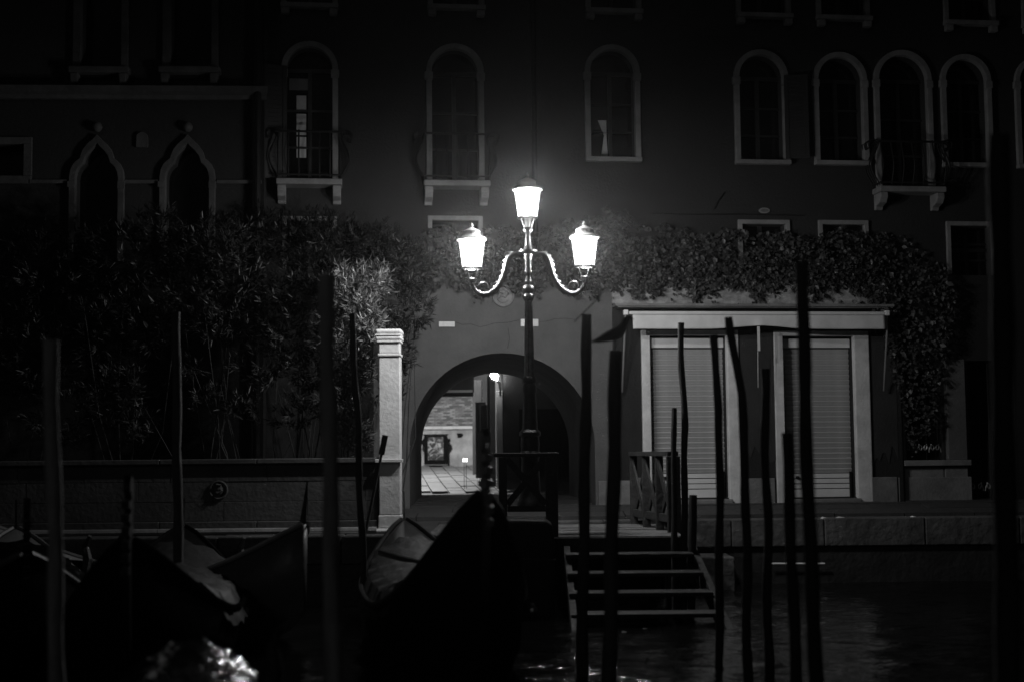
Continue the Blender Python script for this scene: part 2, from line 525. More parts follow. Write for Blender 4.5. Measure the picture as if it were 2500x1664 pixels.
# first-floor row: inner openings (photo pixels of the stone-framed opening)
spec = [(700, 812, 116, 446, 'balcony'), (1054, 1168, 122, 450, 'balcony'), (1440, 1549, 124, 386, 'sill'), (1804, 1911, 136, 393, 'sill'),
        (1997, 2104, 142, 395, 'sill'), (2146, 2263, 137, 464, 'balcony'), (2308, 2407, 147, 400, 'sill'), (2489, 2585, 152, 404, 'sill')]
W1 = [(add_window(a, b_, c, d), k, (a, b_, c, d)) for a, b_, c, d, k in spec]
# second-floor row: only sills and the lowest part of the openings show
spec2 = [(700, 812, 14), (1056, 1169, 18), (1440, 1551, 27), (1805, 1915, 38), (2000, 2107, 44), (2310, 2413, 56), (2500, 2600, 62)]
W2 = [add_window(a, b_, y_ - 250, y_ - 1) for a, b_, y_ in spec2]
# mezzanine windows behind the ivy
spec3 = [(700, 812, 540), (1055, 1168, 539), (1812, 1918, 548), (2008, 2110, 549), (2320, 2422, 552)]
W3 = [add_window(a, b_, y_, y_ + 120, False) for a, b_, y_ in spec3]
# shop doors
spec4 = [(1588, 1776, 818, 1216), (1913, 2087, 820, 1214)]
W4 = [add_window(a, b_, c, d, False) for a, b_, c, d in spec4]
# garden window and gate at the far end
W5 = [add_window(2212, 2300, 900, 1122, False), add_window(2366, 2480, 880, 1216, False)]
# wall: lower storey plaster and upper storey are one sheet
outer = [(UL, -0.3), (UL, ZT), (UR, ZT), (UR, -0.3)]
# arch and gate reach the ground line: keep the outer loop a hair below
holes[0] = arch(ac_u - AR, ac_u + AR, -0.29, ac_z, 28)
m = MB(); wall_mesh(m, outer, holes, reveal)
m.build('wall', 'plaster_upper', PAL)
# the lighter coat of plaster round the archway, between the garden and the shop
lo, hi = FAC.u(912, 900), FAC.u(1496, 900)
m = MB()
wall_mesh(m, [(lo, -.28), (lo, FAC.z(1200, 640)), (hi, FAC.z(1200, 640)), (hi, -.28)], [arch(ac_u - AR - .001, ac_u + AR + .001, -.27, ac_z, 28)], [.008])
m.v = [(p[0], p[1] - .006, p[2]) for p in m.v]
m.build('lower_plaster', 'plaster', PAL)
# body behind the facade: roof slab, end walls, dark rooms
m = MB()
m.span((UL, 0.0, ZT), (UR, 9.2, ZT + 0.3))
m.build('roof', 'plaster_dark', PAL)
m = MB(); m.span((UR - 0.01, 0.0, -0.3), (UR + 0.3, 9.0, ZT)); m.span((UL - 0.3, 0.02, -0.3), (UL - 0.01, 9.0, ZT)); m.build('end_wall', 'plaster_dark', PAL)
m = MB(); m.span((ac_u + AR + 0.5, 2.2, -0.3), (UR, 2.4, ZT)); m.span((UL, 2.2, -0.3), (ac_u - AR - 0.5, 2.4, ZT)); m.span((ac_u - AR - 0.49, 2.2, 2.75), (ac_u + AR + 0.49, 2.4, ZT))
m.build('inner_wall', 'plaster_dark', PAL)

def surround(w, fw, out=0.07, mat_='stone', sill=None, name='window', foot=None):
    """stone frame around an opening; returns the window part"""
    zb = w['zb'] if foot is None else foot
    if w['arched']:
        inner = arch(w['u0'] + 0.002, w['u1'] - 0.002, zb, w['zs'], 18)
        outer_ = arch(w['u0'] - fw, w['u1'] + fw, zb, w['zs'], 18)
    else:
        inner = [(w['u0'] + .002, zb), (w['u0'] + .002, w['zt'] - .002), (w['u1'] - .002, w['zt'] - .002), (w['u1'] - .002, zb)]
        outer_ = [(w['u0'] - fw, zb), (w['u0'] - fw, w['zt'] + fw), (w['u1'] + fw, w['zt'] + fw), (w['u1'] + fw, zb)]
    mm = MB(); mm.band(outer_, inner, -out, 0.05, closed=False)
    return mm.build(name, mat_, PAL, bevel=0.008)
def glaze(w, parent, mull=True):
    e = 0.0
    if w['arched']: lp = arch(w['u0'] - .01, w['u1'] + .01, w['zb'] - .01, w['zs'], 16)
    else: lp = [(w['u0'] - .01, w['zb'] - .01), (w['u0'] - .01, w['zt'] + .01), (w['u1'] + .01, w['zt'] + .01), (w['u1'] + .01, w['zb'] - .01)]
    mm = MB(); mm.prism(lp, 0.24, 0.262); mm.build('pane', 'pane', parent)
    if mull:
        c = (w['u0'] + w['u1']) / 2
        mm = MB(); mm.span((c - .03, .19, w['zb']), (c + .03, .236, w['zs'] if w['arched'] else w['zt']))
        zz = w['zs'] if w['arched'] else (w['zb'] + w['zt']) / 2
        mm.span((w['u0'], .195, zz), (w['u1'], .237, zz + .06))
        for t in (0.33, 0.66):
            zz = w['zb'] + ((w['zs'] if w['arched'] else w['zt']) - w['zb']) * t
            mm.span((w['u0'], .2, zz - .015), (w['u1'], .235, zz + .015))
        mm.build('window_frame', 'joinery', parent)
def impost(w, parent, fw):
    for s in (0, 1):
        u = w['u0'] - fw / 2 if s == 0 else w['u1'] + fw / 2
        mm = MB(); mm.span((u - fw / 2 - .025, -.08, w['zs'] - .13), (u + fw / 2 + .016, -.004, w['zs'] - .01)); mm.build('impost_block', 'stone', parent, bevel=.01)
def sill_of(w, parent, over=.1, th=.09, out=.16, consoles=False):
    mm = MB(); mm.span((w['u0'] - over, -out, w['zb'] - th), (w['u1'] + over, .1, w['zb'] + .002)); mm.build('sill', 'stone', parent, bevel=.01)
    if consoles:
        for s in (w['u0'] - over + .075, w['u1'] + over - .075):
            mm = MB(); mm.span((s - .062, -out + .02, w['zb'] - th - .1), (s + .062, -.001, w['zb'] - th - .001)); mm.build('console', 'stone', parent, bevel=.012)
def balcony(w, parent, over=.145, reach=.34, scroll=False):
    zb = w['zb']
    a, c = w['u0'] - over, w['u1'] + over
    mm = MB(); mm.span((a, -reach, zb - .088), (c, .05, zb + .002)); bal = mm.build('balcony', 'stone', PAL, bevel=.015)
    for u in (a + .08, c - .08):
        mm = MB()
        prof = [(0, 0), (-reach + .05, 0), (-reach + .04, -.08), (-reach + .11, -.16), (-.08, -.2), (-.06, -.25), (0, -.25)]
        vs = [(u - .062, p[0], zb - .09 + p[1]) for p in prof] + [(u + .062, p[0], zb - .09 + p[1]) for p in prof]
        n = len(prof)
        mm.add(vs, [tuple(range(n)), tuple(reversed(range(n, 2 * n)))] + [(i, (i + 1) % n, n + (i + 1) % n, n + i) for i in range(n)])
        mm.build('console', 'stone', bal, bevel=.01)
    # bulged wrought-iron railing
    h = .71
    def bulge(t): return .17 * math.sin(math.pi * min(1, t * 1.05)) ** 1.5 * (1 - t * .55) if t < .95 else 0
    path = []
    nb = 7
    for i in range(4): path.append((a + .02, -reach * i / 4, -1, 0))
    for i in range(nb): path.append((a + .03 + (c - a - .06) * i / (nb - 1), -reach + .03, 0, -1))
    for i in range(4): path.append((c - .02, -reach * (3 - i) / 4, 1, 0))
    for (u, y_, nx, ny) in path:
        pts = []
        for i in range(13):
            t = i / 12
            bl = bulge(t) * (1.0 if ny == 0 else .75)
            pts.append((u + nx * bl, y_ + ny * bl, zb + .03 + h * t))
        if ny == 0:      # curl at the top of the side bars
            pts += [(u + nx * .1, y_, zb + h + .05), (u + nx * .17, y_, zb + h), (u + nx * .15, y_, zb + h - .09), (u + nx * .09, y_, zb + h - .06)]
        mm = MB(); mm.tube(pts, .012, 5); mm.build('bar', 'iron', bal)
    mm = MB(); mm.tube([(a, -.02, zb + h), (a, -reach, zb + h), (c, -reach, zb + h), (c, -.02, zb + h)], .018, 6)
    mm.build('rail', 'iron', bal)
    mm = MB(); mm.tube([(a + .01, -.02, zb + .06), (a + .01, -reach + .02, zb + .06), (c - .01, -reach + .02, zb + .06), (c - .01, -.02, zb + .06)], .014, 6)
    mm.build('rail', 'iron', bal)
def open_shutter(w, parent, side, ang):
    """louvred leaf swung open against the wall"""
    u = w['u0'] if side < 0 else w['u1']
    L = (w['u1'] - w['u0']) * .52
    d = Vector((side * math.cos(ang), -math.sin(ang), 0))
    a = Vector((u, -.09, 0)); b_ = a + d * L
    mm = MB(); z0, z1 = w['zb'] + .02, w['zs'] + .02
    nrm = Vector((d.y, -d.x, 0)) * .02
    for k in range(2):
        q = a if k == 0 else b_ - d * .06
        mm.add([q - nrm + Vector((0, 0, z0)), q + d * .06 - nrm + Vector((0, 0, z0)), q + d * .06 + nrm + Vector((0, 0, z0)), q + nrm + Vector((0, 0, z0)),
                q - nrm + Vector((0, 0, z1)), q + d * .06 - nrm + Vector((0, 0, z1)), q + d * .06 + nrm + Vector((0, 0, z1)), q + nrm + Vector((0, 0, z1))],
               [(0, 3, 2, 1), (4, 5, 6, 7), (0, 1, 5, 4), (1, 2, 6, 5), (2, 3, 7, 6), (3, 0, 4, 7)])
    nl = 26
    for k in range(nl):
        zz = z0 + (z1 - z0) * (k + .5) / nl
        mm.bar(a + d * .06 + Vector((0, 0, zz)), b_ - d * .06 + Vector((0, 0, zz)), .008, (z1 - z0) / nl * .95)
    mm.build('shutter', 'shutter_wood', parent)
for i, (w, kind, px) in enumerate(W1):
    sw = surround(w, .084)
    glaze(w, sw)
    impost(w, sw, .084)
    if kind == 'sill': sill_of(w, sw, .09, .068, .11)
    else: balcony(w, sw)
    if i == 0: open_shutter(w, sw, -1, .35)
    if i == 3: open_shutter(w, sw, 1, .2)
    if i == 0:       # pale curtain and fanlight strip behind the glass, in front of the dark room
        a, b_ = FAC.u(723, 280), FAC.u(747, 280)
        mm = MB()
        for z0, z1 in ((FAC.z(735, 265), FAC.z(735, 225)), (FAC.z(735, 322), FAC.z(735, 270)), (FAC.z(735, 378), FAC.z(735, 327))):
            mm.span((a, .225, z0), (b_, .236, z1))
        mm.build('curtain', 'curtain', sw)
        mm = MB(); mm.span((FAC.u(705, 200), .2, FAC.z(728, 212)), (FAC.u(753, 200), .236, FAC.z(728, 184))); mm.build('blind', 'plaster', sw)
    if i == 2:
        a = FAC.u(1466, 290); b_ = FAC.u(1486, 290)
        zt, zm, zl = FAC.z(1476, 287), FAC.z(1476, 325), FAC.z(1476, 379)
        mm = MB(); mm.prism([(a, zt), (b_, zt), (b_, zm), (a + (b_ - a) * .75, zm)], .2, .232); mm.prism([(a + (b_ - a) * .7, zm - .005), (b_, zm - .005), (b_ + .02, zl), (a + .04, zl)], .2, .232)
        mm.build('curtain', 'curtain', sw)
for w in W2:
    sw = surround(w, .08, .05)
    glaze(w, sw); sill_of(w, sw, .09, .072, .14, True)
for w in W3:
    sw = surround(w, .068, .05)
    glaze(w, sw)
# downpipes
for (pa, ya, yb) in ((1301, -90, 640),):
    u = FAC.u(pa, 250)
    mm = MB(); mm.tube([(u, -.11, FAC.z(pa, yb)), (u, -.11, ZT)], .042, 10); dp = mm.build('downpipe', 'iron', PAL, smooth=True)
    for yy in (60, 330):
        mm = MB(); mm.lathe([(.055, 0), (.055, .04)], (u, -.11, FAC.z(pa, yy)), 10); mm.build('bracket', 'iron', dp)
# oval plaque, roundel and stone tie plates
u, z = FAC.uz(1865, 515)
mm = MB(); lp = [(u + .088 * math.cos(a), z + .046 * math.sin(a)) for a in np.linspace(0, 2 * math.pi, 20, endpoint=False)]; mm.prism(lp, -.03, .0); pl = mm.build('oval_plaque', 'stone', PAL, bevel=.008)
mm = MB(); lp = [(u + .06 * math.cos(a), z + .024 * math.sin(a)) for a in np.linspace(0, 2 * math.pi, 20, endpoint=False)]; mm.prism(lp, -.038, -.031); mm.build('plaque_field', 'plaster', pl)
u, z = FAC.uz(1228, 723)
mm = MB()
def disc(r): return [(u + r * math.cos(a), z + r * math.sin(a)) for a in np.linspace(0, 2 * math.pi, 32, endpoint=False)]
mm.band(disc(.172), disc(.14), -.05, 0); rd = mm.build('roundel', 'stone', PAL, smooth=False, bevel=.012)
mm = MB(); mm.prism(disc(.141), -.02, 0.0); mm.build('roundel_field', 'stone', rd)
mm = MB()
mm.tube([(u + .1 * math.cos(a), -.03, z + .1 * math.sin(a)) for a in np.linspace(.4, 5.6, 18)], .014, 6)
mm.tube([(u - .065, -.03, z - .04), (u - .025, -.04, z + .01), (u + .025, -.04, z - .016), (u + .07, -.03, z + .025)], [.012, .022, .022, .01], 6)
mm.tube([(u - .06, -.03, z + .06), (u, -.045, z + .04), (u + .05, -.03, z + .08)], [.01, .02, .01], 6)
mm.build('carved_relief', 'stone', rd, smooth=True)
for (a, b_, c, d) in ((1071, 1110, 785, 798), (1271, 1314, 779, 797)):
    mm = MB(); mm.span((FAC.u(a, 790), -.03, FAC.z(a, d)), (FAC.u(b_, 790), .01, FAC.z(a, c))); mm.build('tie_plate', 'stone_pale', PAL, bevel=.006)
for line in ([(1112, 786), (1128, 792), (1150, 791), (1172, 798), (1190, 794), (1206, 789), (1240, 787), (1268, 781)], [(1318, 786), (1340, 783), (1352, 779), (1380, 777), (1404, 780)], [(1240, 800), (1244, 826), (1239, 850)]):
    mm = MB(); mm.tube([(FAC.u(a, b_), -.0065, FAC.z(a, b_)) for a, b_ in line], .0035, 4); mm.build('crack', 'plaster_dark', PAL)
for line in ([(1590, 522), (1700, 524), (1830, 524), (1960, 527)], [(1742, 512), (1752, 492), (1768, 470)]):
    mm = MB(); mm.tube([(FAC.u(a, b_), -.03, FAC.z(a, b_)) for a, b_ in line], .009, 5); mm.build('cable', 'iron', PAL)
# stone plinth course along the foot of the wall, either side of arch and doors
def plinth(pa, pb, ytop, out=.05, name='plinth_block', material='stone'):
    mm = MB(); mm.span((FAC.u(pa, 1200), -out, -.1), (FAC.u(pb, 1200), .04, FAC.z((pa + pb) / 2, ytop))); return mm.build(name, material, PAL, bevel=.012)
plinth(1460, 1540, 1172); plinth(1541, 1567, 1165); plinth(1806, 1891, 1166); plinth(2124, 2189, 1163); plinth(2193, 2368, 1163, .09)
plinth(2200, 2302, 1137, .07); plinth(2304, 2360, 1137, .08)
mm = MB(); mm.span((FAC.u(2198, 1130), -.16, FAC.z(2260, 1136)), (FAC.u(2362, 1130), .06, FAC.z(2260, 1122))); mm.build('ledge', 'stone', PAL, bevel=.012)
mm = MB(); mm.span((FAC.u(2306, 1000), -.1, FAC.z(2325, 1121.5)), (FAC.u(2352, 1000), .02, FAC.z(2325, 878))); mm.build('pier', 'plaster', PAL, bevel=.01)
mm = MB(); mm.tube([(FAC.u(2190, 1000), -.12, -.1), (FAC.u(2190, 1000), -.12, FAC.z(2190, 700))], .045, 8); mm.build('downpipe', 'iron', PAL, smooth=True)
# ironwork of the garden window and the gate
for w in W5:
    gl = MB(); gl.span((w['u0'] - .02, .27, w['zb'] - .02), (w['u1'] + .02, .3, w['zt'] + .02)); gp = gl.build('dark_infill', 'board_black', PAL)
    n = int((w['u1'] - w['u0']) / .13)
    for i in range(n):
        uu = w['u0'] + (i + .5) * (w['u1'] - w['u0']) / n
        mm = MB(); mm.tube([(uu, .12, w['zb']), (uu, .12, w['zt'])], .012, 6); mm.build('grille_bar', 'iron', gp)
    for t in (.12, .55, .88):
        mm = MB(); zz = w['zb'] + t * (w['zt'] - w['zb']); mm.bar((w['u0'], .12, zz), (w['u1'], .12, zz), .02); mm.build('grille_rail', 'iron', gp)
    for i in range(6):
        uu = w['u0'] + (w['u1'] - w['u0']) * (i + .5) / 6
        s = 1 if i % 2 else -1
        mm = MB(); mm.tube([(uu + s * .05 * math.cos(a) * (1 - a / 9), .085, w['zb'] + .12 + .1 * math.sin(a) * (1 - a / 9) + .02 * a) for a in np.linspace(0, 6.5, 16)], .011, 5); mm.build('iron_scroll', 'awning_metal', gp)
# white fragment of an iron lantern bracket visible inside the gate
# ---- shop front
def door(w, px, fr, name='shop_shutter'):
    a, b_ = px
    # stone frame
    fl, frr = FAC.u(a, 1000), FAC.u(b_, 1000)
    zt = FAC.z((a + b_) / 2, px_top)
    mm = MB()
    mm.band([(fl, .15), (fl, zt), (frr, zt), (frr, .15)], [(w['u0'] + .002, .15), (w['u0'] + .002, w['zt'] - .002), (w['u1'] - .002, w['zt'] - .002), (w['u1'] - .002, .15)], -.055, .06, closed=False)
    fo = mm.build('door_frame', 'stone_pale', PAL, bevel=.012)
    mm = MB(); mm.span((w['u0'] - .03, -.12, .0), (w['u1'] + .03, .3, w['zb'] - .012)); mm.build('door_step', 'stone', fo, bevel=.012)
    # fascia box, slats, closing panel
    zf1, zf0 = w['zt'] - .035, FAC.z((a + b_) / 2, 848)
    mm = MB(); mm.span((w['u0'] + .01, .1, zf0 + .005), (w['u1'] - .01, .3, zf1)); mm.build('shutter_box', 'white_paint', fo, bevel=.01)
    zb1 = FAC.z((a + b_) / 2, 1154)
    n = 24
    pitch = (zf0 - zb1) / n
    W = w['u1'] - w['u0'] - .02
    sm = MB()
    prof = [(.0, 0.001), (-.004, .004), (-.016, pitch * .4), (-.03, pitch * .72), (-.028, pitch * .78), (-.004, pitch * .985), (0, pitch * .99)]
    k = len(prof)
    sm.add([(-W / 2, p[0], p[1]) for p in prof] + [(W / 2, p[0], p[1]) for p in prof], [(i, i + 1, k + i + 1, k + i) for i in range(k - 1)] + [tuple(range(k)), tuple(reversed(range(k, 2 * k))), (0, k, 2 * k - 1, k - 1)])
    me = sm.mesh('slat'); me.materials.append(MATS['slat_metal'])
    for i in range(n):
        piece('slat', me, None, fo, ((w['u0'] + w['u1']) / 2, .2, zb1 + i * pitch))
    zz = [w['zb'], w['zb'] + (zb1 - w['zb']) * .36, w['zb'] + (zb1 - w['zb']) * .57, w['zb'] + (zb1 - w['zb']) * .78, zb1 - .003]
    for i in range(4):
        mm = MB(); mm.span((w['u0'] + .012, .165, zz[i] + .006), (w['u1'] - .012, .21, zz[i + 1] - .006)); mm.build('base_panel', 'white_paint', fo, bevel=.006)
    mm = MB(); mm.span((w['u0'] + .005, .211, w['zb']), (w['u1'] - .005, .24, w['zt'])); mm.build('backing', 'joinery', fo)
    mm = MB(); mm.span((w['u1'] - .06, .12, w['zb']), (w['u1'] - .03, .16, zb1 + .02)); mm.build('guide_post', 'iron', fo)
    mm = MB(); mm.lathe([(.018, 0), (.03, .01), (.03, .03), (.018, .04)], (w['u0'] + .25, .14, w['zb'] + .3), 8); mm.build('lock', 'iron', fo)
px_top = 806
door(W4[0], (1567, 1804), None)
px_top = 808
door(W4[1], (1891, 2123), None)
# darker rendered strips between and beside the doors
for (a, b_, c, d) in ((1806, 1890, 806, 1110), (2126, 2186, 806, 1110)):
    lp = [(FAC.u(a, 900), FAC.z(a, c)), (FAC.u(b_, 900), FAC.z(b_, c))]
    bottom = [(FAC.u(b_, 900) - (FAC.u(b_, 900) - FAC.u(a, 900)) * t, FAC.z((a + b_) / 2, d) + random.uniform(-.16, .16)) for t in np.linspace(0, 1, 9)]
    mm = MB(); mm.prism(lp + bottom, -.012, 0.0); mm.build('dark_render', 'plaster_dark', PAL)
# rough stone band and cornice above the shop
mm = MB(); mm.span((FAC.u(1495, 720, .12), -.12, FAC.z(1700, 742, .12)), (FAC.u(2186, 720, .12), .02, FAC.z(1700, 672, .12))); mm.build('stone_band', 'stone_rough', PAL, bevel=.02)
mm = MB(); mm.span((FAC.u(1503, 745, .3), -.3, FAC.z(1700, 747.5, .3)), (FAC.u(2184, 745, .3), .0, FAC.z(1700, 741, .3))); mm.span((FAC.u(1508, 745, .26), -.26, FAC.z(1700, 751, .26)), (FAC.u(2180, 745, .26), .0, FAC.z(1700, 748, .26))); mm.build('cornice', 'stone', PAL, bevel=.006)

# ---- vaulted passage behind the arch
VY = 27.06
DX = -0.035
ring_f = [FAC.world(p[0], 0.02, p[1]) for p in holes[0]]
ring_b = [Vector((p.x + DX * (VY - p.y), VY, p.z)) for p in ring_f]
n = len(ring_f)
to_loc = Matrix.Rotation(-FAC.a, 4, 'Z') @ Matrix.Translation(-FAC.o)
def L(p): return to_loc @ Vector(p)
mm = MB(); mm.add([L(p) for p in ring_f + ring_b], [(i, i + 1, n + i + 1, n + i) for i in range(n - 1)]); mm.build('vault', 'vault', PAL, smooth=True)
# end wall of the vault with its arch, wall with door closing the passage's right part, beam and ceiling of the covered way
xl, xr = ring_b[0].x, ring_b[-1].x
mm = MB()
back_outer = [(-5.5, -.3), (-5.5, 4.0), (4.5, 4.0), (4.5, -.3)]
loop_b = [(p.x, p.z) for p in ring_b]
wmb = MB(); wall_mesh(wmb, back_outer, [loop_b], [0.25])
mm.add([L((p[0], VY + .0 + p[1], p[2])) for p in wmb.v], wmb.f); mm.build('rear_wall', 'vault', PAL)
cx = at(1229, 1190, 29.84).x
mm = MB()
def wbox(mm, a, b_):
    t = MB().span(a, b_); mm.add([L(p) for p in t.v], t.f)
wbox(mm, (cx + .02, 29.76, -.3), (4.5, 30.0, 4.0)); mm.build('passage_wall', 'plaster', PAL)
mm = MB(); a = at(1268, 1100, 29.7); b_ = at(1392, 1100, 29.7); wbox(mm, (a.x, 29.68, .1), (b_.x, 29.756, 1.9)); pdoor = mm.build('passage_door', 'joinery', PAL)
for k in range(5):
    mm = MB(); xx = a.x + (b_.x - a.x) * (k + .5) / 5; wbox(mm, (xx - .08, 29.65, .15), (xx + .08, 29.678, 1.85)); mm.build('door_board', 'shutter_wood', pdoor)
mm = MB(); wbox(mm, (cx + .03, 29.7, .94), (a.x - .02, 29.758, 1.0)); wbox(mm, (b_.x + .02, 29.7, .94), (4.4, 29.758, 1.0)); mm.build('dado_rail', 'stone', PAL)
mm = MB(); wbox(mm, (-5.5, VY + .26, 2.86), (4.5, 30.9, 3.0)); mm.build('passage_ceiling', 'plaster', PAL)
zb_ = at(1100, 967, 30.9).z; zt_ = at(1100, 956, 30.9).z
mm = MB(); wbox(mm, (-5.5, 30.9, zb_), (at(1155, 960, 30.9).x, 31.1, zt_ )); mm.build('beam', 'joinery', PAL)
mm = MB(); wbox(mm, (-5.5, 30.902, zt_ + .002), (at(1157, 960, 30.9).x, 31.06, 2.86)); mm.build('beam_wall', 'vault', PAL)
mm = MB(); wbox(mm, (-5.5, 30.84, zt_ - .012), (at(1154, 960, 30.9).x, 30.9, zt_ + .04)); mm.build('lintel_strip', 'stone_pale', PAL)
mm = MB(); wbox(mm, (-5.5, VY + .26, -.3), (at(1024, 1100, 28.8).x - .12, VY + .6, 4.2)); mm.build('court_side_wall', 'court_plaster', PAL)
# right-hand wall of the covered way: pilasters and boarded door leaf
xw0 = at(1158, 1100, 46).x
for (pxa, d, w_, h_, mt) in ((1221, 29.84, .13, 2.3, 'stone_pale'), (1204, 30.6, .11, 2.6, 'vault'), (1196, 31.5, .1, 2.7, 'joinery'), (1186, 32.5, .24, 2.1, 'shutter_wood'), (1174, 33.6, .24, 2.2, 'joinery'), (1166, 35.2, .24, 2.8, 'vault')):
    q = at(pxa, 1150, d)
    mm = MB(); wbox(mm, (q.x - w_ / 2, d, -.1), (q.x + w_ / 2, d + .4, h_)); mm.build('pilaster', mt, PAL, bevel=.01)
q1, q2 = at(1226, 1150, 30.0), at(1160, 1150, 30.0)
mm = MB(); vs = [(q1.x, 30.02, -.2), (q2.x + .16, 40, -.2), (q2.x + .5, 40, -.2), (q1.x + .5, 30.03, -.2)]
mm.add([L(p) for p in vs] + [L((p[0], p[1], 4.0)) for p in vs], [(0, 3, 2, 1), (4, 5, 6, 7), (0, 1, 5, 4), (1, 2, 6, 5), (2, 3, 7, 6), (3, 0, 4, 7)]); mm.build('court_right_wall', 'vault', PAL)

# ---- courtyard end wall: plaster dado, ledge, bricks above
CW = thing('courtyard_wall', 'lit courtyard wall of bare brick above pale peeling plaster, seen through the archway', 'wall', (-2.2, CY1, 0.0))
zl0, zl1 = at(1090, 1047, CY1).z, at(1090, 1039, CY1).z
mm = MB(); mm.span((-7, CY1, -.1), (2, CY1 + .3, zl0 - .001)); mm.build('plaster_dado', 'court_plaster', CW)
mm = MB(); mm.span((-7, CY1 - .06, zl0), (2, CY1 + .3, zl1)); mm.build('ledge', 'stone_pale', CW, bevel=.01)
mm = MB(); mm.span((-7, CY1 + .012, zl1 + .001), (2, CY1 + .3, 5.0)); mm.build('mortar_bed', 'plaster', CW)
bx0, bx1 = at(1035, 1000, CY1).x - .3, at(1160, 1000, CY1).x + .15
bl, bh = .17, .046
bm_ = []
for v in (.17, .25, .33, .45):
    if 'brick_%d' % (v * 100) not in MATS: mat('brick_%d' % (v * 100), v, .35, 8, .9, .5, 30, stain=.35, stain_scale=1.3)
    t = MB(); t.box((0, 0, 0), (bl - .011, .05, bh - .01)); me = t.mesh('brick'); me.materials.append(MATS['brick_%d' % (v * 100)]); bm_.append(me)
r = 0; z = zl1 + .04; nb_ = 0
while z < at(1090, 955, CY1).z + .15:
    x = bx0 + (bl / 2 if r % 2 else 0)
    while x < bx1:
        if nb_ < 298:
            ob = piece('brick', random.choice(bm_), None, CW, (x + 2.2, random.uniform(-.012, .004) + .005, z)); nb_ += 1
        x += bl
    z += bh; r += 1
# hole in the plaster: a ragged dark patch
u_, z_ = at(1122, 1062, CY1).x, at(1122, 1062, CY1).z
mm = MB(); lp = [(u_ + .08 * (1 + .35 * math.sin(3 * a + 1)) * math.cos(a), z_ + .09 * (1 + .3 * math.cos(2 * a)) * math.sin(a)) for a in np.linspace(0, 2 * math.pi, 14, endpoint=False)]
mm.prism(lp, CY1 - .012, CY1 - .002); mm.build('bare_patch', 'board_black', CW)

# ================================================================== LEFT PALACE
LP = thing('gothic_palace', 'dark palace with pointed ogee windows and heavy string cornice behind the garden', 'building', LFT.o, LFT.a, local=True)
holes, reveal = [], []
def ogee(u0, u1, z0, zs, zt, n=10):
    """pointed trefoil ogee head"""
    c = (u0 + u1) / 2; r = (u1 - u0) / 2; H = zt - zs
    half = [(1.0, 0.0), (1.0, .12), (.96, .26), (.86, .38), (.74, .45), (.62, .50), (.60, .56), (.52, .68), (.36, .80), (.16, .90), (0.05, .97), (0, 1.0)]
    left = [(c - r * a, zs + H * b_) for a, b_ in half]
    right = [(c + r * a, zs + H * b_) for a, b_ in reversed(half[:-1])]
    return [(u0, z0)] + left + right + [(u1, z0)]
OG = []
for (a, b_, ap) in ((186, 290, 352), (406, 512, 352)):
    u0, u1 = LFT.u(a, 440), LFT.u(b_, 440)
    zs, zt, z0 = LFT.z((a + b_) / 2, 447), LFT.z((a + b_) / 2, ap), LFT.z((a + b_) / 2, 640)
    holes.append(ogee(u0, u1, z0, zs, zt)); reveal.append(.3); OG.append((u0, u1, z0, zs, zt))
UPW = []
for (a, b_) in ((200, 298), (418, 518)):
    u0, u1 = LFT.u(a, 90), LFT.u(b_, 90); z0, z1 = LFT.z(a, 168), LFT.z(a, -120)
    holes.append([(u0, z0), (u0, z1), (u1, z1), (u1, z0)]); reveal.append(.3); UPW.append((u0, u1, z0, z1))
u0, u1 = LFT.u(-60, 400), LFT.u(57, 400); z0, z1 = LFT.z(30, 430), LFT.z(30, 354)
holes.append([(u0, z0), (u0, z1), (u1, z1), (u1, z0)]); reveal.append(.3); SQ = (u0, u1, z0, z1)
mm = MB(); wall_mesh(mm, [(-7.5, -.3), (-7.5, ZT), (0, ZT), (0, -.3)], holes, reveal); mm.build('wall', 'plaster_left', LP)
mm = MB(); mm.span((-7.5, .5, -.3), (-.001, .6, ZT)); mm.span((-.002, .0, -.3), (-.3, .49, ZT)); mm.build('inner_wall', 'plaster_left', LP)
mm = MB(); mm.span((-7.5, 0, ZT + .001), (0, 6, ZT + .3)); mm.build('roof', 'plaster_left', LP)
for (u0, u1, z0, zs, zt) in OG:
    inner = ogee(u0 + .002, u1 - .002, z0, zs, zt - .004); outer_ = ogee(u0 - .09, u1 + .09, z0, zs, zt + .13)
    mm = MB(); mm.band(outer_, inner, -.08, .05, closed=False); w_ = mm.build('window', 'stone_left_dimmed', LP, bevel=.008)
    mm = MB(); mm.prism(ogee(u0 - .01, u1 + .01, z0, zs, zt + .01), .25, .27); mm.build('pane', 'pane', w_)
    c = (u0 + u1) / 2
    mm = MB(); mm.lathe([(.001, -.075), (.04, -.065), (.066, -.033), (.074, 0), (.066, .033), (.04, .065), (.001, .075)], (c, -.06, zt + .24), 14); mm.build('finial_ball', 'stone_left_dimmed', w_, smooth=True)
    mm = MB(); mm.span((u0 - .11, -.1, zs - .08), (u0 + .004, -.082, zs + .01)); mm.span((u1 - .004, -.1, zs - .1), (u1 + .11, -.082, zs + .01)); mm.build('capital', 'stone_left_dimmed', w_, bevel=.008)
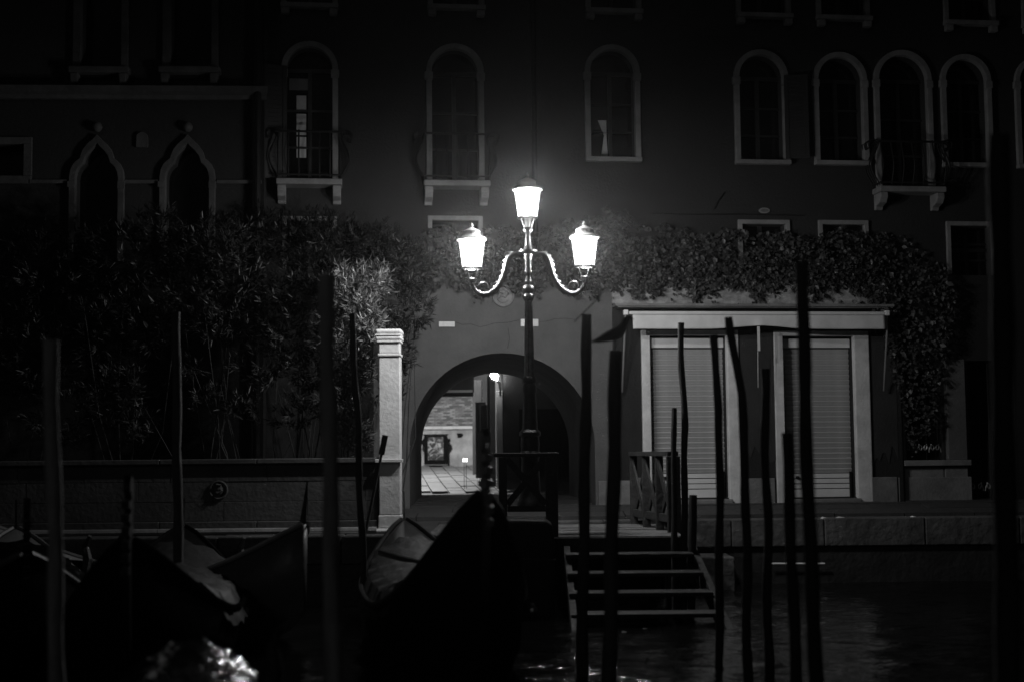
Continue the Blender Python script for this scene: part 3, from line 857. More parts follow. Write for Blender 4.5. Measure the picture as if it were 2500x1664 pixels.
for (u0, u1, z0, z1) in UPW:
    mm = MB(); mm.band([(u0 - .12, z0), (u0 - .12, z1 + .12), (u1 + .1, z1 + .12), (u1 + .1, z0)], [(u0 + .002, z0), (u0 + .002, z1), (u1 - .002, z1), (u1 - .002, z0)], -.07, .05, closed=False); w_ = mm.build('window', 'stone_left_dimmed', LP, bevel=.01)
    mm = MB(); mm.span((u0, .25, z0), (u1, .27, z1)); mm.build('pane', 'pane', w_)
    mm = MB(); mm.span((u0 - .16, -.18, z0 - .1), (u1 + .14, .05, z0 - .002)); mm.build('sill', 'stone_left_dimmed', w_, bevel=.02)
    for s in (u0 - .07, u1 + .05):
        mm = MB(); mm.box((s, -.08, z0 - .185), (.1, .15, .16), taper=1.25); mm.build('console', 'stone_left_dimmed', w_, bevel=.015)
u0, u1, z0, z1 = SQ
mm = MB(); mm.span((u0, .25, z0), (u1, .27, z1)); sqp = mm.build('window', 'pane', LP)
for k in range(9):
    mm = MB(); zz = z0 + (z1 - z0) * (k + .5) / 9; mm.span((u1 + .02, -.06, zz - .028), (u1 + .13, .0, zz + .028)); mm.build('dentil', 'stone_left_dimmed', sqp)
mm = MB(); mm.span((u0, -.05, z1 + .002), (u1 + .13, .03, z1 + .11)); mm.build('lintel', 'stone_left_dimmed', sqp, bevel=.01)
mm = MB(); mm.span((u0, -.05, z0 - .12), (u1 + .13, .03, z0 - .002)); mm.build('sill', 'stone_left_dimmed', sqp, bevel=.01)
zc0, zc1 = LFT.z(400, 245), LFT.z(400, 220)
mm = MB()
prof = [(0, zc0), (-.08, zc0), (-.1, zc0 + .05), (-.18, zc0 + .09), (-.26, zc0 + .15), (-.26, zc1), (0, zc1)]
vs = [(-7.5, p[0], p[1]) for p in prof] + [(.02 + (-p[0]) * .25, p[0], p[1]) for p in prof]; n = len(prof)
mm.add(vs, [tuple(range(n)), tuple(reversed(range(n, 2 * n)))] + [(i, (i + 1) % n, n + (i + 1) % n, n + i) for i in range(n)]); mm.build('cornice', 'stone_left_dimmed', LP)
zs_ = LFT.z(560, 445)
for (a, b_) in ((74, 165), (304, 390), (530, 639)):
    mm = MB(); mm.span((LFT.u(a, 444), -.06, zs_ - .03), (LFT.u(b_, 444), .0, zs_ + .025)); mm.build('string_course', 'stone_left_dimmed', LP, bevel=.008)
u, z = LFT.uz(348, 343)
mm = MB(); mm.prism(arch(u - .085, u + .085, z - .11, z + .03, 10), -.05, 0); mm.build('niche_relief', 'stone_left_dimmed', LP, bevel=.015)
mm = MB(); mm.tube([(-.08, -.14, .5), (-.08, -.14, ZT)], .05, 8); mm.build('downpipe', 'iron', LP, smooth=True)

# ================================================================== GARDEN WALL AND GATE PILLAR
GY = 18.6
GW = thing('garden_wall', 'low stone garden wall at the canal edge with carved medallion', 'wall', (-3.5, GY, 0))
xr_ = at(922, 1200, GY).x
zcap = at(700, 1118, GY).z
mm = MB(); mm.span((-9, GY + .02, -.1), (xr_, GY + .3, zcap - .07)); mm.build('core', 'garden_stone', GW)
for r, (za, zb) in enumerate(((.15, .40), (.40, .66), (.66, zcap - .07))):
    x = -8.9 + (0.4 if r % 2 else 0)
    while x < xr_:
        L_ = min(random.uniform(.7, 1.5), xr_ - x)
        if L_ > .08:
            mm = MB(); mm.span((x + .002, GY - random.uniform(.0, .008), za + .002), (x + L_ - .002, GY + .03, zb - .002)); mm.build('stone_block', 'garden_stone', GW, bevel=.004)
        x += L_
x = -9
while x < xr_:
    L_ = min(random.uniform(1.2, 2.0), xr_ - x)
    mm = MB(); mm.span((x + .003, GY - .05, -.02), (x + L_ - .003, GY + .06, .148)); mm.build('plinth_stone', 'garden_stone', GW, bevel=.01)
    mm = MB(); mm.span((x + .003, GY - .07, zcap - .068), (x + L_ - .003, GY + .36, zcap)); mm.build('coping_stone', 'garden_stone', GW, bevel=.012)
    mm = MB(); mm.tube([(x + .004, GY - .1, .02), (x + L_ - .004, GY - .1, .02)], .045, 8); mm.build('base_moulding', 'stone', GW, smooth=True)
    x += L_
u, z = at(534, 1195, GY).x, at(534, 1195, GY).z
mm = MB(); rr = .125
c1 = [(u + rr * math.cos(a), z + rr * math.sin(a)) for a in np.linspace(0, 2 * math.pi, 24, endpoint=False)]
c2 = [(u + rr * .8 * math.cos(a), z + rr * .8 * math.sin(a)) for a in np.linspace(0, 2 * math.pi, 24, endpoint=False)]
mm.band(c1, c2, GY - .03, GY + .02); md = mm.build('medallion', 'garden_stone', GW, bevel=.01)
mm = MB(); mm.lathe([(.001, -.07), (.05, -.05), (.075, -.01), (.08, .02)], (0, 0, 0), 14)
mm.v = [(p[0] * .9 + u, GY - .012 + p[2] * .35, p[1] + z + .01) for p in mm.v]
mm.tube([(u + .03, GY - .045, z + .02), (u + .05, GY - .05, z - .01), (u + .02, GY - .05, z - .035), (u - .03, GY - .05, z - .03)], [.012, .02, .022, .01], 6)
mm.tube([(u - .06, GY - .035, z + .05), (u - .02, GY - .045, z + .07), (u + .04, GY - .04, z + .065)], [.01, .02, .012], 6)
mm.build('carved_head', 'garden_stone', md, smooth=True)

PX = at(951, 1200, GY - .06)
GP = thing('gate_pillar', 'tall pale stone gate pillar with moulded cap beside the archway', 'pillar', (PX.x, GY, 0))
def pl(a, b_, y0, y1, d=None, name='shaft', material='stone_pale', bevel=.012):
    xa, xb = at(a, 1000, GY - .06).x, at(b_, 1000, GY - .06).x
    w_ = xb - xa
    mm = MB(); mm.span((xa, GY - .06 - (0 if d is None else d), at(951, y1, GY - .06).z), (xb, GY - .06 + w_ + (0 if d is None else d), at(951, y0, GY - .06).z)); return mm.build(name, material, GP, bevel=bevel)
pl(925, 977, 870, 1256)
pl(923, 979, 1256.5, 1288, .012, 'foot_block')
pl(905, 984, 1288.5, 1300, .06, 'base_slab', bevel=.03)
pl(922, 979, 862, 869.5, .02, 'ring', bevel=.012)
pl(925, 976, 836, 861.5, .0, 'neck')
pl(920, 979, 830, 835.5, .025, 'lower_fillet', bevel=.008)
pl(917, 981, 820, 829.5, .035, 'cap_moulding', bevel=.02)
pl(918, 980, 815, 819.5, .028, 'dentil_band', bevel=.002)
pl(917, 981, 803, 814.5, .035, 'cap', bevel=.025)
xa, xb = at(917, 1000, GY).x, at(981, 1000, GY).x
for k in range(16):
    mm = MB(); xx = xa + (xb - xa) * (k + .5) / 16; zz = at(951, 817.2, GY - .1).z; mm.box((xx, GY - .1, zz), (.012, .012, .012)); mm.build('dentil', 'stone_pale', GP)
xa, xb = at(915, 1120, GY - .1).x, at(984, 1120, GY - .1).x
mm = MB(); mm.span((xa, GY - .12, zcap - .066), (xb, GY - .062, zcap - .02)); mm.build('ledge', 'stone_pale', GP, bevel=.008)

# ================================================================== STREET LAMP
LY = 17.62
LANTERN_W = 225.0
LB = at(1291, 1268, LY)
LX = at(1290, 700, LY).x
LAMP = thing('street_lamp', 'ornate three-lantern cast-iron street lamp standing on the quay', 'street lamp', (LX, LY, 0))
def lz(y): return at(1290, y, LY).z
S = LY / FPX
def lathe_px(rows, name, material='lamp_iron', n=24, flute=0, parent=LAMP, x=LX, smooth=True):
    mm = MB(); mm.lathe([(w_ / 2 * S, lz(y)) for (w_, y) in rows], (x, LY, 0), n, flute, n if flute else 0)
    return mm.build(name, material, parent, smooth=smooth and not flute)
mm = MB(); mm.span((LX - .27, LY - .27, .006), (LX + .27, LY + .27, .1)); mm.build('plinth', 'stone', LAMP, bevel=.02)
lathe_px([(66, 1246), (66, 1226), (58, 1218), (48, 1195), (44, 1150), (42, 1118), (50, 1112), (50, 1104), (44, 1100), (46, 1085), (44, 1066), (52, 1062), (52, 1054), (40, 1048)], 'pedestal', 'lamp_base')
lathe_px([(38, 1048), (34, 1000), (30, 960), (34, 954), (34, 942), (28, 936), (34, 932), (34, 924), (27, 918)], 'lower_column', 'lamp_base')
lathe_px([(25, 918), (21, 800), (18, 735)], 'fluted_shaft', n=20, flute=.16)
lathe_px([(18, 735), (26, 731), (30, 724), (26, 719), (20, 716), (30, 712), (33, 706), (31, 700), (20, 695), (24, 692), (24, 688), (19, 682), (17, 672), (22, 668), (24, 664), (20, 660), (21, 640), (24, 624), (22, 620)], 'knob_column', n=24)
lathe_px([(20, 622), (46, 616), (48, 612), (24, 610), (20, 606), (16, 596), (13, 578), (12, 572), (18, 568), (26, 563), (26, 560), (17, 557), (20, 553)], 'upper_stem', n=20)
def lantern(x, dy, name='lantern'):
    """glazed tapering lantern; dy shifts it vertically in photo pixels (0 = left lantern)"""
    def Zp(y): return lz(y + dy)
    n = 8
    mm = MB(); mm.lathe([(23.5 * S, Zp(651)), (31.5 * S, Zp(586))], (x, LY, 0), n); mm.f = mm.f[:-2]
    root = mm.build(name, 'lamp_glass', LAMP)
    mm = MB(); mm.lathe([(20 * S, Zp(656)), (25 * S, Zp(655)), (26.5 * S, Zp(653)), (24 * S, Zp(650.5))], (x, LY, 0), 24); mm.f = mm.f[:-2]; mm.build('bottom_ring', 'lamp_iron', root, smooth=True)
    mm = MB()
    for k in range(4):
        a = math.pi / 4 + k * math.pi / 2
        c_, s_ = math.cos(a), math.sin(a)
        mm.tube([(x + c_ * r_ * S, LY + s_ * r_ * S, Zp(y)) for r_, y in ((18, 656), (15, 664), (11, 672), (9.5, 679))], 0.01, 6)
    mm.build('bracket', 'lamp_iron', root, smooth=True)
    mm = MB(); mm.lathe([(11, 678), (12, 680), (10, 682), (11, 684), (12, 685.5), (9, 688), (7, 694)][0:0] or [(11 * S, Zp(678)), (12 * S, Zp(680)), (9 * S, Zp(682)), (12 * S, Zp(684)), (9 * S, Zp(688)), (6 * S, Zp(692))], (x, LY, 0), 16); mm.build('collar', 'lamp_iron', root, smooth=True)
    mm = MB(); mm.lathe([(10 * S, Zp(677)), (17 * S, Zp(657)), (18 * S, Zp(655.5))], (x, LY, 0), 16); mm.build('bowl', 'white_paint', root, smooth=True) if dy < -50 else None
    mm = MB(); mm.lathe([(36 * S, Zp(586)), (38.5 * S, Zp(583)), (34 * S, Zp(579)), (24 * S, Zp(575)), (22 * S, Zp(572)), (21 * S, Zp(566)), (22 * S, Zp(564)), (13 * S, Zp(559)), (6 * S, Zp(555.5)), (3.5 * S, Zp(554))], (x, LY, 0), 24); mm.build('roof', 'lamp_roof', root, smooth=True)
    mm = MB(); mm.lathe([(2.5 * S, Zp(555)), (4 * S, Zp(552)), (4.6 * S, Zp(549)), (2.5 * S, Zp(545.5)), (.5 * S, Zp(542.5))], (x, LY, 0), 10); mm.build('finial', 'lamp_roof', root, smooth=True)
    mm = MB()
    for k in range(8):
        a = 2 * math.pi * k / 8
        mm.bar((x + 24 * S * math.cos(a), LY + 24 * S * math.sin(a), Zp(651)), (x + 32 * S * math.cos(a), LY + 32 * S * math.sin(a), Zp(586)), .009)
    mm.build('glazing_bar', 'lamp_iron', root)
    ld = bpy.data.lights.new('lantern_light', 'POINT'); ld.energy = LANTERN_W; ld.shadow_soft_size = .045
    lo_ = bpy.data.objects.new('lantern_light', ld); lo_.parent = root; lo_.location = Vector((x, LY, Zp(599))) - BASE[LAMP]; col.objects.link(lo_)
    return root
xl_, xr2 = at(1152, 620, LY).x, at(1427, 620, LY).x
lantern(xl_, 0); lantern(xr2, -2)
lantern(LX, -121)
def arm(sx, x_end):
    k = (x_end - LX)
    def P(fx, y): return (LX + k * fx, LY, lz(y))
    ctrl = [(0.05, 640), (.10, 626), (.20, 620.5), (.29, 622), (.36, 634), (.40, 655), (.46, 680), (.56, 702), (.68, 715), (.80, 718), (.90, 713), (.97, 702), (1.0, 690)]
    pts = []
    for i in range(len(ctrl) - 1):
        p0_, p1_, p2_, p3_ = ctrl[max(i - 1, 0)], ctrl[i], ctrl[i + 1], ctrl[min(i + 2, len(ctrl) - 1)]
        for j in range(5):
            t = j / 5
            q = [0.5 * (2 * p1_[d] + (p2_[d] - p0_[d]) * t + (2 * p0_[d] - 5 * p1_[d] + 4 * p2_[d] - p3_[d]) * t * t + (3 * p1_[d] - p0_[d] - 3 * p2_[d] + p3_[d]) * t ** 3) for d in (0, 1)]
            pts.append(P(*q))
    pts.append(P(*ctrl[-1]))
    n_ = len(pts)
    rad = [(.025 + .01 * math.sin(math.pi * i / n_)) * (1 + .12 * (i % 2)) for i in range(n_)]
    mm = MB(); mm.tube(pts, rad, 10); A = mm.build('arm', 'lamp_iron', LAMP, smooth=True)
    # leaf scroll near the lantern, inner volute, and acanthus scales on the rise
    for (cx_, cy_, r_, t0, t1) in ((.81, 699, 12, math.pi * 1.1, -math.pi * 1.2), (.11, 645, 8, math.pi * .9, -math.pi * 1.3)):
        c_ = P(cx_, cy_)
        sp = [(c_[0] + sx * math.cos(a) * r_ * S * (1 - .65 * i / 21), LY, c_[2] + math.sin(a) * r_ * S * (1 - .65 * i / 21)) for i, a in enumerate(np.linspace(t0, t1, 22))]
        mm = MB(); mm.tube(sp, [.02 - .01 * i / 21 for i in range(22)], 7); mm.build('scroll', 'lamp_iron', A, smooth=True)
    for (fa, ya, fb, yb) in ((.74, 716, .70, 700), (.9, 713, .84, 704)):
        mm = MB(); mm.tube([P(fa, ya), P((fa + fb) / 2 - .02, (ya + yb) / 2), P(fb, yb)], [.02, .016, .008], 6); mm.build('leaf', 'lamp_iron', A, smooth=True)
    for i in range(14, 46, 3):
        p_ = Vector(pts[i]); q_ = Vector(pts[i + 1])
        d_ = (q_ - p_).normalized(); nrm = Vector((-d_.z, 0, d_.x)) * (1 if sx > 0 else -1)
        for sgn in (1, -1):
            mm = MB(); mm.tube([p_ + nrm * .024 * sgn, p_ + nrm * .04 * sgn + d_ * .015, p_ + nrm * .046 * sgn + d_ * .04], [.016, .013, .004], 6); mm.build('scale', 'lamp_iron', A, smooth=True)
arm(-1, xl_); arm(1, xr2)

# ================================================================== PASSAGE WALL LAMP
q = at(1207, 917, 29.6)
WLP = thing('wall_lamp', 'bright globe wall lamp lighting the courtyard inside the archway', 'lamp', tuple(q))
mm = MB(); mm.lathe([(.025, -.12), (.08, -.09), (.11, -.025), (.11, .025), (.08, .09), (.025, .12)], q, 16); gl = mm.build('glass_globe', None, WLP, smooth=True)
gm = bpy.data.materials.new('clear_globe'); gm.use_nodes = True
nt = gm.node_tree; nt.nodes.clear()
g1 = nt.nodes.new('ShaderNodeBsdfTransparent'); g2 = nt.nodes.new('ShaderNodeBsdfGlossy'); g2.inputs['Roughness'].default_value = .15
mx = nt.nodes.new('ShaderNodeMixShader'); mx.inputs[0].default_value = .12; oo = nt.nodes.new('ShaderNodeOutputMaterial')
nt.links.new(g1.outputs[0], mx.inputs[1]); nt.links.new(g2.outputs[0], mx.inputs[2]); nt.links.new(mx.outputs[0], oo.inputs[0])
gl.data.materials.clear(); gl.data.materials.append(gm)
mm = MB(); mm.lathe([(.008, -.065), (.05, -.045), (.07, 0), (.05, .045), (.008, .065)], q, 12)
mm.v = [(q.x + (p[0] - q.x) * 1.25 + (q.z - p[2]) * .3, p[1], p[2] * .999 + q.z * .001) for p in mm.v]
mm.build('bulb', 'bulb', WLP, smooth=True)
mm = MB(); mm.tube([q + Vector((.05, .02, -.09)), q + Vector((.1, .04, -.14)), q + Vector((.115, .06, -.3)), q + Vector((.12, .1, -.42))], [.035, .03, .025, .025], 8); mm.build('bracket', 'white_paint', WLP, smooth=True)
# lantern on the courtyard side of the beam, the light that falls on the end wall
q = Vector((-2.6, 34.0, 4.1))
CL = thing('courtyard_lantern', 'lantern hung high in the courtyard behind the passage beam', 'lamp', tuple(q))
mm = MB(); mm.lathe([(.02, .3), (.05, .26), (.19, .2), (.2, .17), (.17, .165)], q, 10); mm.build('roof', 'iron', CL, smooth=True)
mm = MB()
for k in range(6):
    a = k * math.pi / 3
    mm.bar(q + Vector((.1 * math.cos(a), .1 * math.sin(a), -.18)), q + Vector((.16 * math.cos(a), .16 * math.sin(a), .17)), .014)
mm.build('cage', 'iron', CL)
mm = MB(); mm.tube([q + Vector((0, 0, .3)), q + Vector((0, -.1, .45)), q + Vector((-.0, -.3, .47)), q + Vector((.0, -2.9, .2))], .02, 6); mm.build('bracket', 'iron', CL)
cl_ = bpy.data.lights.new('courtyard_light', 'POINT'); cl_.energy = 1400; cl_.shadow_soft_size = .08
co_ = bpy.data.objects.new('courtyard_light', cl_); co_.parent = CL; co_.location = (0, 0, 0); col.objects.link(co_)

# ================================================================== SIGN BOARD IN THE COURTYARD
q = at(1064, 1134, CY1 - .35)
SB = thing('sign_board', 'black framed painted board leaning on the courtyard wall', 'board', (q.x, CY1 - .35, q.z))
W_ = 57 * (CY1 - .35) / FPX; H_ = 75 * (CY1 - .35) / FPX; yb = CY1 - .35
mm = MB(); mm.span((q.x - W_ / 2, yb, q.z + .02), (q.x + W_ / 2, yb + .06, q.z + H_ * .96)); mm.build('panel', 'board_black', SB, bevel=.01)
mm = MB(); mm.span((q.x - W_ * .54, yb - .03, q.z + H_ * .962), (q.x + W_ * .54, yb + .08, q.z + H_)); mm.build('top_moulding', 'board_black', SB, bevel=.008)
mm = MB(); mm.span((q.x - W_ * .52, yb - .03, q.z - .01), (q.x + W_ * .52, yb + .08, q.z + .018)); mm.build('foot_rail', 'stone', SB, bevel=.006)
for s in (-1, 1):
    mm = MB(); lp = [(q.x + s * (W_ / 2 + .075 * math.sin(a)), q.z + H_ * (.58 + .3 * (a / math.pi))) for a in np.linspace(0, math.pi, 9)]; mm.prism(lp, yb + .01, yb + .05); mm.build('scroll_ear', 'board_black', SB)
pm = bpy.data.materials.new('painted_figures'); pm.use_nodes = True
nt = pm.node_tree; b = nt.nodes['Principled BSDF']
tc = nt.nodes.new('ShaderNodeTexCoord'); vo = nt.nodes.new('ShaderNodeTexNoise'); vo.inputs['Scale'].default_value = 7.0; vo.inputs['Detail'].default_value = 5; vo.inputs['Distortion'].default_value = 1.5
mr = nt.nodes.new('ShaderNodeMapRange'); mr.inputs['From Min'].default_value = .47; mr.inputs['From Max'].default_value = .68; mr.inputs['To Min'].default_value = .01; mr.inputs['To Max'].default_value = .6
cb = nt.nodes.new('ShaderNodeCombineColor')
nt.links.new(tc.outputs['Object'], vo.inputs['Vector']); nt.links.new(vo.outputs['Fac'], mr.inputs['Value'])
for i in range(3): nt.links.new(mr.outputs[0], cb.inputs[i])
nt.links.new(cb.outputs[0], b.inputs['Base Color']); MATS['painted_figures'] = pm
mm = MB(); mm.span((q.x - W_ * .33, yb - .012, q.z + H_ * .16), (q.x + W_ * .33, yb - .001, q.z + H_ * .9)); pic = mm.build('picture', 'painted_figures', SB)
# small light on a thin stand
q = at(1136, 1196, 30.0); q2 = at(1136, 1122, 30.0)
ST = thing('small_lantern', 'tiny bright lantern on a thin two-rod stand in the courtyard', 'lantern', (q.x, 30.0, court_z(30.0)))
for s in (-1, 1):
    mm = MB(); mm.tube([(q.x + s * .022, 30.0, court_z(30.0)), (q.x + s * .022, 30.0, q2.z - .03)], .006, 6); mm.build('rod', 'iron', ST)
mm = MB(); mm.span((q.x - .05, 29.98, q2.z - .03), (q.x + .05, 30.03, q2.z - .01)); mm.span((q.x - .045, 29.98, q2.z), (q.x + .045, 30.03, q2.z + .035)); mm.build('light_head', 'small_light', ST)

# ================================================================== SHOP AWNING
AW = thing('shop_awning', 'pale folded fabric awning hanging above the shuttered shop doors', 'awning', FAC.world(FAC.u(1850, 780, .4), -.4, FAC.z(1850, 780, .4)), FAC.a)
aw_o = AW.location.copy()
AWL = Matrix.Rotation(-FAC.a, 4, 'Z') @ Matrix.Translation(-aw_o) @ Matrix.Translation(FAC.o) @ Matrix.Rotation(FAC.a, 4, 'Z')
BASE[AW] = Vector((0, 0, 0))
def awb(mm, name, material, **k):
    mm.v = [tuple(AWL @ Vector(p)) for p in mm.v]; return mm.build(name, material, AW, **k)
ua, ub = FAC.u(1540, 780, .4), FAC.u(2163, 780, .4)
zt_ = FAC.z(1850, 760, .4); zm_ = FAC.z(1850, 769, .4); zb_ = FAC.z(1850, 803, .4)
mm = MB(); mm.span((ua - .02, -.4, zm_ + .004), (ub, -.12, zt_)); awb(mm, 'cassette', 'awning_cloth', bevel=.015)
nx_, nz_ = 80, 8
vs, fs = [], []
for j in range(nz_ + 1):
    for i in range(nx_ + 1):
        t = i / nx_; s = j / nz_
        up = .05 * math.exp(-((t - .5) / .12) ** 2) * s
        y_ = -.395 - .02 * s - .012 * s * math.sin(t * 37) - .03 * s * math.exp(-((t - .5) / .02) ** 2)
        vs.append((ua + .03 + (ub - ua - .04) * t, y_, zm_ + (zb_ - zm_) * s + up))
k = nx_ + 1
for j in range(nz_):
    for i in range(nx_): fs.append((j * k + i, j * k + i + 1, (j + 1) * k + i + 1, (j + 1) * k + i))
mm = MB(); mm.add(vs, fs); vo_ = awb(mm, 'valance', 'awning_cloth', smooth=True, recalc=False)
sd = vo_.modifiers.new('thick', 'SOLIDIFY'); sd.thickness = .006
for (uu, xs) in ((ua - .07, 1), (ub + .03, -1)):
    z0_ = FAC.z(1530, 955, .3)
    mm = MB(); mm.tube([(uu, -.36, zt_ - .06), (uu - xs * .01, -.33, zt_ - .3), (uu - xs * .02, -.12, z0_ + .1), (uu - xs * .02, -.1, z0_)], [.02, .018, .016, .014], 8); awb(mm, 'arm', 'awning_metal', smooth=True)
    mm = MB(); mm.box((uu, -.36, zt_ - .02), (.07, .09, .08)); awb(mm, 'arm_joint', 'white_paint', bevel=.01)
uu = FAC.u(1852, 830, .4)
mm = MB(); mm.span((uu - .02, -.41, FAC.z(1852, 856, .4)), (uu + .02, -.402, zb_ + .04)); awb(mm, 'strap', 'awning_cloth')
mm = MB(); mm.tube([(uu, -.35, FAC.z(1852, 856, .4)), (uu, -.32, FAC.z(1852, 945, .4))], .008, 6); awb(mm, 'crank_rod', 'awning_metal')

# ================================================================== FOLIAGE
def leaves_mesh(name, base, axis, side, length, width, fold):
    """diamond leaves: base point, unit axis, unit side vector; two folded triangles pairs"""
    n_ = len(base)
    nrm = np.cross(axis, side)
    L_ = length[:, None]; w_ = width[:, None]
    mid = base + axis * L_ * .45
    v0 = base; v1 = mid + side * w_ * .5 + nrm * w_ * fold; v2 = base + axis * L_ - nrm * L_ * .08; v3 = mid - side * w_ * .5 + nrm * w_ * fold
    verts = np.stack([v0, v1, v2, v3], 1).reshape(-1, 3)
    k = np.arange(n_) * 4
    faces = np.concatenate([np.stack([k, k + 1, k + 2], 1), np.stack([k, k + 2, k + 3], 1)])
    return np_mesh(name, verts, faces)
def unit(v): return v / (np.linalg.norm(v, axis=-1, keepdims=True) + 1e-9)
def oleander(label, lobes, root_px, density=1.0, leaf=.115, leaf_mat='leaf_oleander'):
    """lobes: (px, py, y, radius x, radius z) ; whorled narrow leaves on arching shoots"""
    rb = at(root_px[0], 1180, root_px[1]); rb.z = 0.0
    T = thing('oleander_shrub', label, 'shrub', tuple(rb), group='oleander shrubs in the walled garden')
    B, A, Sd, Ln, Wd = [], [], [], [], []
    stems = MB()
    for (px, py, y, rx, rz) in lobes:
        c = np.array(at(px, py, y))
        nt_ = int(125 * density * rx * rz / .3)
        d = unit(rng.normal(size=(nt_, 3)) * np.array([1, .9, 1.0]))
        rad = rng.uniform(.45, 1.03, nt_) ** .6
        tips = c + d * np.array([rx, min(rx, .6), rz]) * rad[:, None]
        ax = unit(d * .7 + np.array([0, -.12, .55]) + rng.normal(size=(nt_, 3)) * .25)
        for t_, a_ in zip(tips, ax):
            nl = rng.integers(9, 17)
            s = rng.uniform(0, .2, nl)
            ref = unit(np.cross(a_, np.array([.3, .2, 1.0])))
            ref2 = np.cross(a_, ref)
            ph = rng.uniform(0, 6.283, nl)
            radial = ref[None] * np.cos(ph)[:, None] + ref2[None] * np.sin(ph)[:, None]
            la = unit(a_[None] * rng.uniform(.35, 1.1, nl)[:, None] + radial * .8 + np.array([0, 0, -.12]))
            B.append(t_[None] - a_[None] * s[:, None]); A.append(la)
            Sd.append(unit(np.cross(la, a_[None] + rng.normal(size=(nl, 3)) * .2)))
            Ln.append(rng.uniform(.75, 1.2, nl) * leaf); Wd.append(rng.uniform(.016, .026, nl))
        for k in range(1):
            t_ = Vector(tips[rng.integers(nt_)])
            midp = (rb * .45 + t_ * .55) + Vector((rng.uniform(-.2, .2), rng.uniform(-.1, .1), -.15))
            stems.tube([rb + Vector((rng.uniform(-.15, .15), rng.uniform(-.1, .1), 0)), (rb + midp) / 2 + Vector((rng.uniform(-.1, .1), 0, 0)), midp, t_], [.014, .011, .008, .004], 5)
    me = leaves_mesh('foliage', np.concatenate(B) - np.array(rb), np.concatenate(A), np.concatenate(Sd), np.concatenate(Ln), np.concatenate(Wd), .12)
    tag(link('foliage', me, leaf_mat, T), kind='stuff')
    stems.build('stems', 'bark', T, smooth=True)
oleander('oleander shrub with painted-in lamplight directly behind the gate pillar', [(845, 705, 19.22, .42, .38), (885, 770, 19.12, .36, .42), (815, 800, 19.22, .34, .4), (860, 900, 19.15, .3, .4), (820, 990, 19.19, .34, .35), (865, 1060, 19.12, .26, .26), (905, 690, 19.44, .34, .32)], (850, 19.45), 1.7, leaf_mat='leaf_lamplit')
oleander('feathery dark green shrub between gate pillar and archway wall', [(985, 650, 20.5, .5, .45), (1000, 740, 20.28, .42, .45), (975, 840, 20.14, .34, .45), (955, 940, 19.92, .24, .35), (930, 600, 20.64, .5, .4)], (960, 20.21), 1.0, .11)
oleander('round oleander crown in front of the right pointed window', [(520, 600, 19.56, .62, .5), (580, 650, 19.45, .5, .5), (470, 700, 19.52, .55, .5), (540, 780, 19.42, .6, .3), (455, 640, 19.63, .5, .5)], (520, 19.63), .9)
oleander('sparse oleander branches low over the garden wall', [(460, 890, 19.27, .28, .2), (640, 880, 19.34, .5, .4), (600, 990, 19.2, .4, .2), (720, 1000, 19.27, .4, .35), (500, 960, 19.27, .3, .2), (330, 1030, 19.24, .35, .25)], (600, 19.42), .55)
oleander('oleander shrub beside the tall pale mooring pole', [(720, 700, 19.56, .5, .4), (700, 800, 19.49, .45, .5), (770, 660, 19.7, .5, .4), (760, 900, 19.45, .35, .4), (660, 760, 19.63, .4, .4)], (730, 19.63), 1.0)
oleander('shadowed oleander under the cornice of the dark palace', [(300, 620, 19.78, .7, .6), (350, 760, 19.63, .6, .6), (240, 800, 19.7, .6, .7), (280, 950, 19.56, .5, .5), (380, 560, 19.88, .5, .4)], (300, 19.7), .8)
oleander('almost black shrub at the far end of the garden wall', [(100, 650, 19.85, .8, .7), (60, 850, 19.7, .8, .7), (150, 1000, 19.56, .6, .5)], (100, 19.78), .6)
oleander('tall dim shrub against the palace wall below the shuttered balcony', [(700, 580, 20.89, .8, .4), (800, 570, 21.0, .6, .42), (620, 560, 20.86, .6, .4), (860, 600, 20.93, .5, .4)], (740, 20.96), .9)

# --- ivy along the facade
IV = thing('ivy', 'thick band of ivy trained across the wall above the shop', 'ivy', FAC.world(FAC.u(1700, 620), 0, 0), FAC.a, local=True)
iv_u = FAC.u(1700, 620)
top = [(880, 560), (950, 580), (1000, 575), (1060, 556), (1130, 560), (1200, 552), (1290, 556), (1380, 540), (1440, 520), (1480, 508), (1530, 520), (1580, 545), (1640, 556), (1750, 566), (1850, 560), (1950, 572), (2050, 560), (2150, 565), (2220, 590), (2300, 640), (2330, 720)]
bot = [(880, 640), (950, 660), (1000, 700), (1050, 695), (1130, 690), (1200, 700), (1290, 690), (1380, 692), (1440, 700), (1500, 706), (1560, 704), (1620, 708), (1750, 702), (1850, 700), (1950, 698), (2050, 700), (2130, 720), (2180, 900), (2220, 1105), (2280, 1000), (2330, 760)]
tx = np.array([p[0] for p in top]); ty = np.array([p[1] for p in top]); bx_ = np.array([p[0] for p in bot]); by = np.array([p[1] for p in bot])
B, A, Sd, Ln, Wd = [], [], [], [], []
cand = 0
